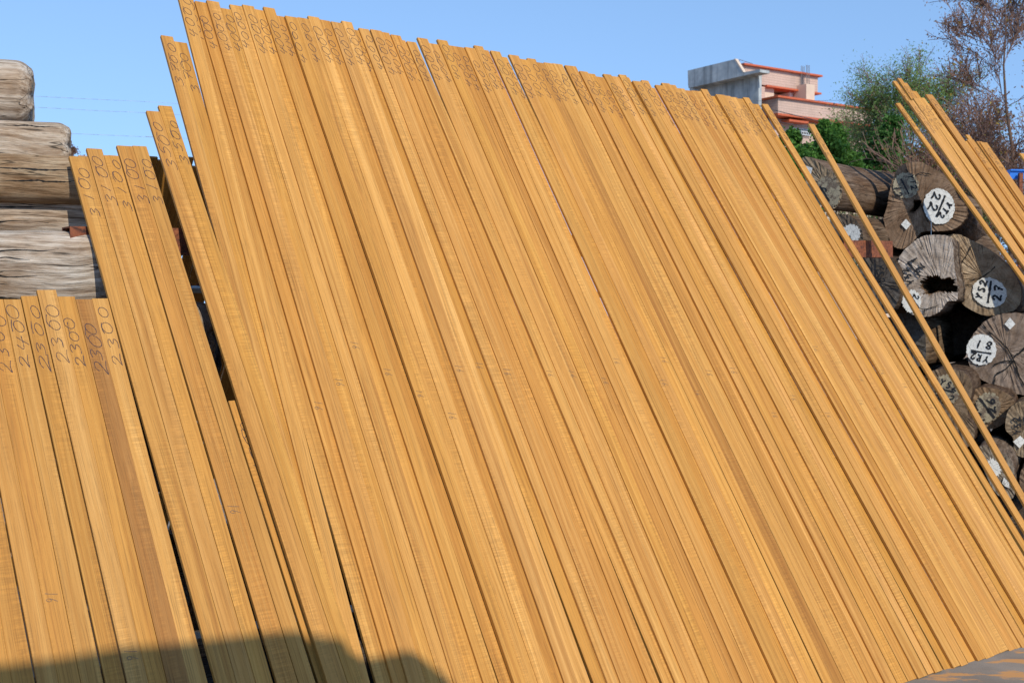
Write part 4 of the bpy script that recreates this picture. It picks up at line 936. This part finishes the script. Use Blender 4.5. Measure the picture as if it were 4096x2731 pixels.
tree('bare_tree', 4055, -260, 30.0, 'tall bare tree at the right edge with reddish twigs and few brown leaves', [('leaf_brown', 11000, .07, .13, .42), ('leaf_gold', 350, .09, .2, .6)], h0=.31, trunk_r=.10, maxd=5, spread=.66, kids=2, up=.30, xw=1.0, rmin=.007)
tree('bare_tree', 3905, 330, 40.0, 'lower brown thinning tree between the feathery tree and the tall bare one', [('leaf_brown', 9000, .12, .22, .5), ('leaf_gold', 500, .12, .3, .6), ('leaf_feather', 1500, .12, .25, .35)], h0=.27, trunk_r=.09, maxd=5, spread=.6, kids=2, xw=1.1)
tree('feathery_tree', 3640, 262, 42.0, 'light green feathery tree behind the tips of the far right bundle', [('leaf_feather', 60000, .095, .22, .30), ('leaf_brown', 4000, .09, .2, .4)], h0=.40, trunk_r=.13, maxd=5, spread=.62, kids=2, up=.5, xw=1.15)
tree('feathery_tree', 3465, 400, 47.0, 'yellowish green thin tree in front of the right side of the building', [('leaf_feather', 12000, .11, .3, .28), ('leaf_brown', 3500, .11, .3, .4)], h0=.30, trunk_r=.10, maxd=4, spread=.6, kids=2, xw=.9)

def bush(name, pts, D, label, mat, n, size, cat='bush'):
    """crown built from leaf clumps round the given outline points (pixels, radius in metres)"""
    c = at_depth(pts[0][0], pts[0][1], D); t = empty(name, (c[0], c[1], 0)); base = np.array([c[0], c[1], 0]); mb = MB(); vs, fs = [], []; per = n // len(pts)
    mb.tube((0, 0, 0), (0, 0, c[2] * .7), .09, .06, 8)
    for x, y, r in pts:
        q = at_depth(x, y, D + rnd(-.8, .8)) - base; mb.tube((0, 0, c[2] * .45), q, .045, .01, 5)
        cl = []
        for _ in range(22):
            a = np.array([random.gauss(0, 1), random.gauss(0, 1), random.gauss(0, 1)]); a /= np.linalg.norm(a); cl.append(q + a * r * rnd(.35, 1.0))
        for k in cl: mb.tube(q, k, .012, .005, 3)
        tips = [(k, np.zeros(3)) for k in cl]
        v, f = leaves(tips, per, size, r * .20, .2, .62); b = len(vs); vs += v; fs += [tuple(i + b for i in g_) for g_ in f]
    mb.build('trunk', M['trunk'], t); link('crown', mesh('crown', vs, fs), M[mat], t); return tag(t, label, cat)

bush('green_bush', [(3260, 625, .65), (3165, 555, .28), (3287, 515, .25), (3180, 660, .6), (3315, 590, .5), (3350, 650, .55), (3290, 660, .6), (3130, 640, .5), (3400, 680, .5), (3335, 540, .28), (3100, 700, .6), (3230, 700, .8)], 36.0, 'bright green leafy bush below the barred window of the building', 'leaf_green', 15000, .13)
bush('green_bush', [(3535, 605, .55), (3555, 535, .38), (3500, 650, .5), (3575, 590, .36), (3545, 680, .5), (3470, 690, .4), (3570, 490, .22)], 38.0, 'darker green bush left of the far right bundle', 'leaf_dark', 9000, .14)
bush('hedge_bush', [(3650, 650, 1.0), (3750, 640, 1.0), (3850, 660, 1.0), (3950, 690, 1.0), (3600, 700, .8)], 46.0, 'low mixed brown scrub at the foot of the bare trees', 'leaf_brown', 5000, .16)
bush('distant_treetop', [(286, 604, .12), (292, 596, .10), (280, 615, .14), (285, 640, .3)], 30.0, 'tiny grey treetop beside the grey logs', 'leaf_brown', 500, .05, 'tree')

# ------------------------------------------------------------------ blue steel at the right edge, cables
bp_ = at_depth(4040, 700, 17.0); bl = empty('blue_steel_beam', (bp_[0], bp_[1], 0))
mb = MB(); zt_ = at_depth(4050, 684, 17)[2]; zb_ = at_depth(4050, 716, 17)[2]; mb.box((0, 0, zb_), (2.4, .25, 0), (0, .12, 0), (0, 0, zt_ - zb_)); mb.box((0, -.03, zt_), (2.4, .25, 0), (0, .2, 0), (0, 0, .02)); mb.build('beam', M['blue'], bl)
mb = MB(); mb.box((.10, -.08, 0), (.05, 0, 0), (0, .06, 0), (0, 0, zb_ + .075)); mb.build('post', M['rust'], bl)
tag(bl, 'bright blue painted steel beam at the right edge with rusty post', 'beam')
def cable(pts, D, r, mat, label, sagp=0, D2=None):
    vs = []; p = [at_depth(x, y, D + ((D2 or D) - D) * i / (len(pts) - 1)) for i, (x, y) in enumerate(pts)]
    mb = MB(); q = smooth_poly(p, 6)
    for i in range(len(q) - 1): mb.tube(q[i], q[i + 1], r, r, 5)
    return tag(mb.build('power_cable', M[mat], None, True), label, 'cable')
cable([(-300, 360), (130, 385), (440, 401), (720, 416), (2400, 520), (4500, 700)], 30.0, .0055, 'wire', 'uppermost thin pale cable against the sky on the left', D2=60)
cable([(-300, 404), (130, 429), (440, 446), (720, 460), (2400, 560), (4500, 740)], 30.0, .0055, 'wire', 'middle thin pale cable against the sky on the left', D2=60)
cable([(-300, 518), (255, 534), (610, 549), (760, 555), (2400, 640), (4500, 800)], 30.0, .0055, 'wire', 'lowest thin pale cable against the sky on the left', D2=60)
cable([(3000, 412), (3100, 442), (3300, 490), (3450, 520), (3600, 560)], 60.0, .022, 'wire_dark', 'dark cable sagging across the balcony parapet')
cable([(3000, 450), (3100, 485), (3350, 525), (3500, 552), (3650, 590)], 60.0, .018, 'wire_dark', 'thinner dark cable below the balcony coping')
cable([(2900, 405), (3200, 404), (3400, 402), (3700, 400), (4300, 396)], 90.0, .012, 'wire_dark', 'straight thin cable crossing the sky right of the building')

# ------------------------------------------------------------------ sun, sky, and an added unseen caster shaped to shadow the feet of the boards
SUN_AZ, SUN_EL = math.radians(28.0), math.radians(38.0)      # from straight behind the camera towards the right
sd = np.array([math.cos(SUN_EL) * math.sin(SUN_AZ), -math.cos(SUN_EL) * math.cos(SUN_AZ), math.sin(SUN_EL)])
sun = bpy.data.lights.new('Sun', 'SUN'); sun.energy = 2.9; sun.angle = math.radians(.53); sun.color = (1.0, .93, .80)
so = bpy.data.objects.new('Sun', sun); COL.objects.link(so); so.rotation_euler = Vector(sd).to_track_quat('Z', 'Y').to_euler()
wd = bpy.data.worlds.new('World'); scene.world = wd; wd.use_nodes = True; nt = wd.node_tree
sky = nt.nodes.new('ShaderNodeTexSky'); sky.sky_type = 'NISHITA'; sky.sun_disc = False; sky.sun_elevation = SUN_EL
sky.sun_rotation = math.atan2(sd[0], sd[1]); sky.altitude = 0; sky.air_density = 1.2; sky.dust_density = 0.0; sky.ozone_density = 4.5
tc_ = nt.nodes.new('ShaderNodeTexCoord'); mp_ = nt.nodes.new('ShaderNodeMapping'); nm_ = nt.nodes.new('ShaderNodeVectorMath'); nm_.operation = 'NORMALIZE'   # hazeless even sky: the pale horizon band is lifted out
mp_.inputs['Location'].default_value = (0, 0, .22); mp_.inputs['Scale'].default_value = (1, 1, .75)
nt.links.new(tc_.outputs['Generated'], mp_.inputs[0]); nt.links.new(mp_.outputs[0], nm_.inputs[0]); nt.links.new(nm_.outputs[0], sky.inputs[0])
nt.links.new(sky.outputs[0], nt.nodes['Background'].inputs[0]); nt.nodes['Background'].inputs[1].default_value = .15

EDGE = [(-420, 2700), (0, 2658), (245, 2627), (490, 2585), (704, 2572), (955, 2542), (1108, 2526), (1200, 2522), (1250, 2548), (1369, 2562), (1400, 2600), (1440, 2624), (1513, 2612), (1635, 2594), (1681, 2612), (1727, 2646), (1788, 2695), (1830, 2745), (1950, 2900)]
DS = 6.3
prof = []
for x, y in EDGE:
    n_ = .02 if x > 1390 else .0
    a = wall(x, y, n_); prof.append(wpt(a[0], a[1], n_) + sd * DS)
shadow_caster = empty('unseen_shadow_caster', (prof[0][0], prof[0][1], 0)); s0 = np.array([prof[0][0], prof[0][1], 0.0])
sh = np.array([sd[0], sd[1], 0]); sh /= np.linalg.norm(sh); m = len(prof)
vs = [p - s0 for p in prof] + [np.array([p[0], p[1], 0]) - s0 for p in prof] + [p - s0 + sh * 1.6 for p in prof] + [np.array([p[0], p[1], 0]) - s0 + sh * 1.6 for p in prof]
fs = []
for i in range(m - 1):
    fs += [(i, i + 1, m + i + 1, m + i), (2 * m + i + 1, 2 * m + i, 3 * m + i, 3 * m + i + 1), (i + 1, i, 2 * m + i, 2 * m + i + 1)]
fs += [(0, m, 3 * m, 2 * m), (m - 1, 3 * m - 1, 4 * m - 1, 2 * m - 1)]
link('caster_body', mesh('caster_body', vs, fs), M['shadow_caster'], shadow_caster)
tag(shadow_caster, 'added shadow caster out of view beside the camera, shaped to shade board feet', 'shadow_caster')

# ------------------------------------------------------------------ camera
cam = bpy.data.cameras.new('Camera'); cam.sensor_width = 36; cam.sensor_fit = 'HORIZONTAL'; cam.lens = F / 4096 * 36; cam.clip_start = .05; cam.clip_end = 3000
cam.dof.use_dof = True; cam.dof.focus_distance = 5.8; cam.dof.aperture_fstop = 8.0
co = bpy.data.objects.new('Camera', cam); COL.objects.link(co); co.location = tuple(CAM); co.rotation_euler = (math.pi / 2 + PITCH, 0, 0); scene.camera = co
vs_ = scene.view_settings; vs_.view_transform = 'Standard'; vs_.look = 'None'; vs_.gamma = 1; vs_.exposure = .48; vs_.use_curve_mapping = False
for o in COL.objects:
    for k in ('_p', '_a'):
        if k in o: del o[k]
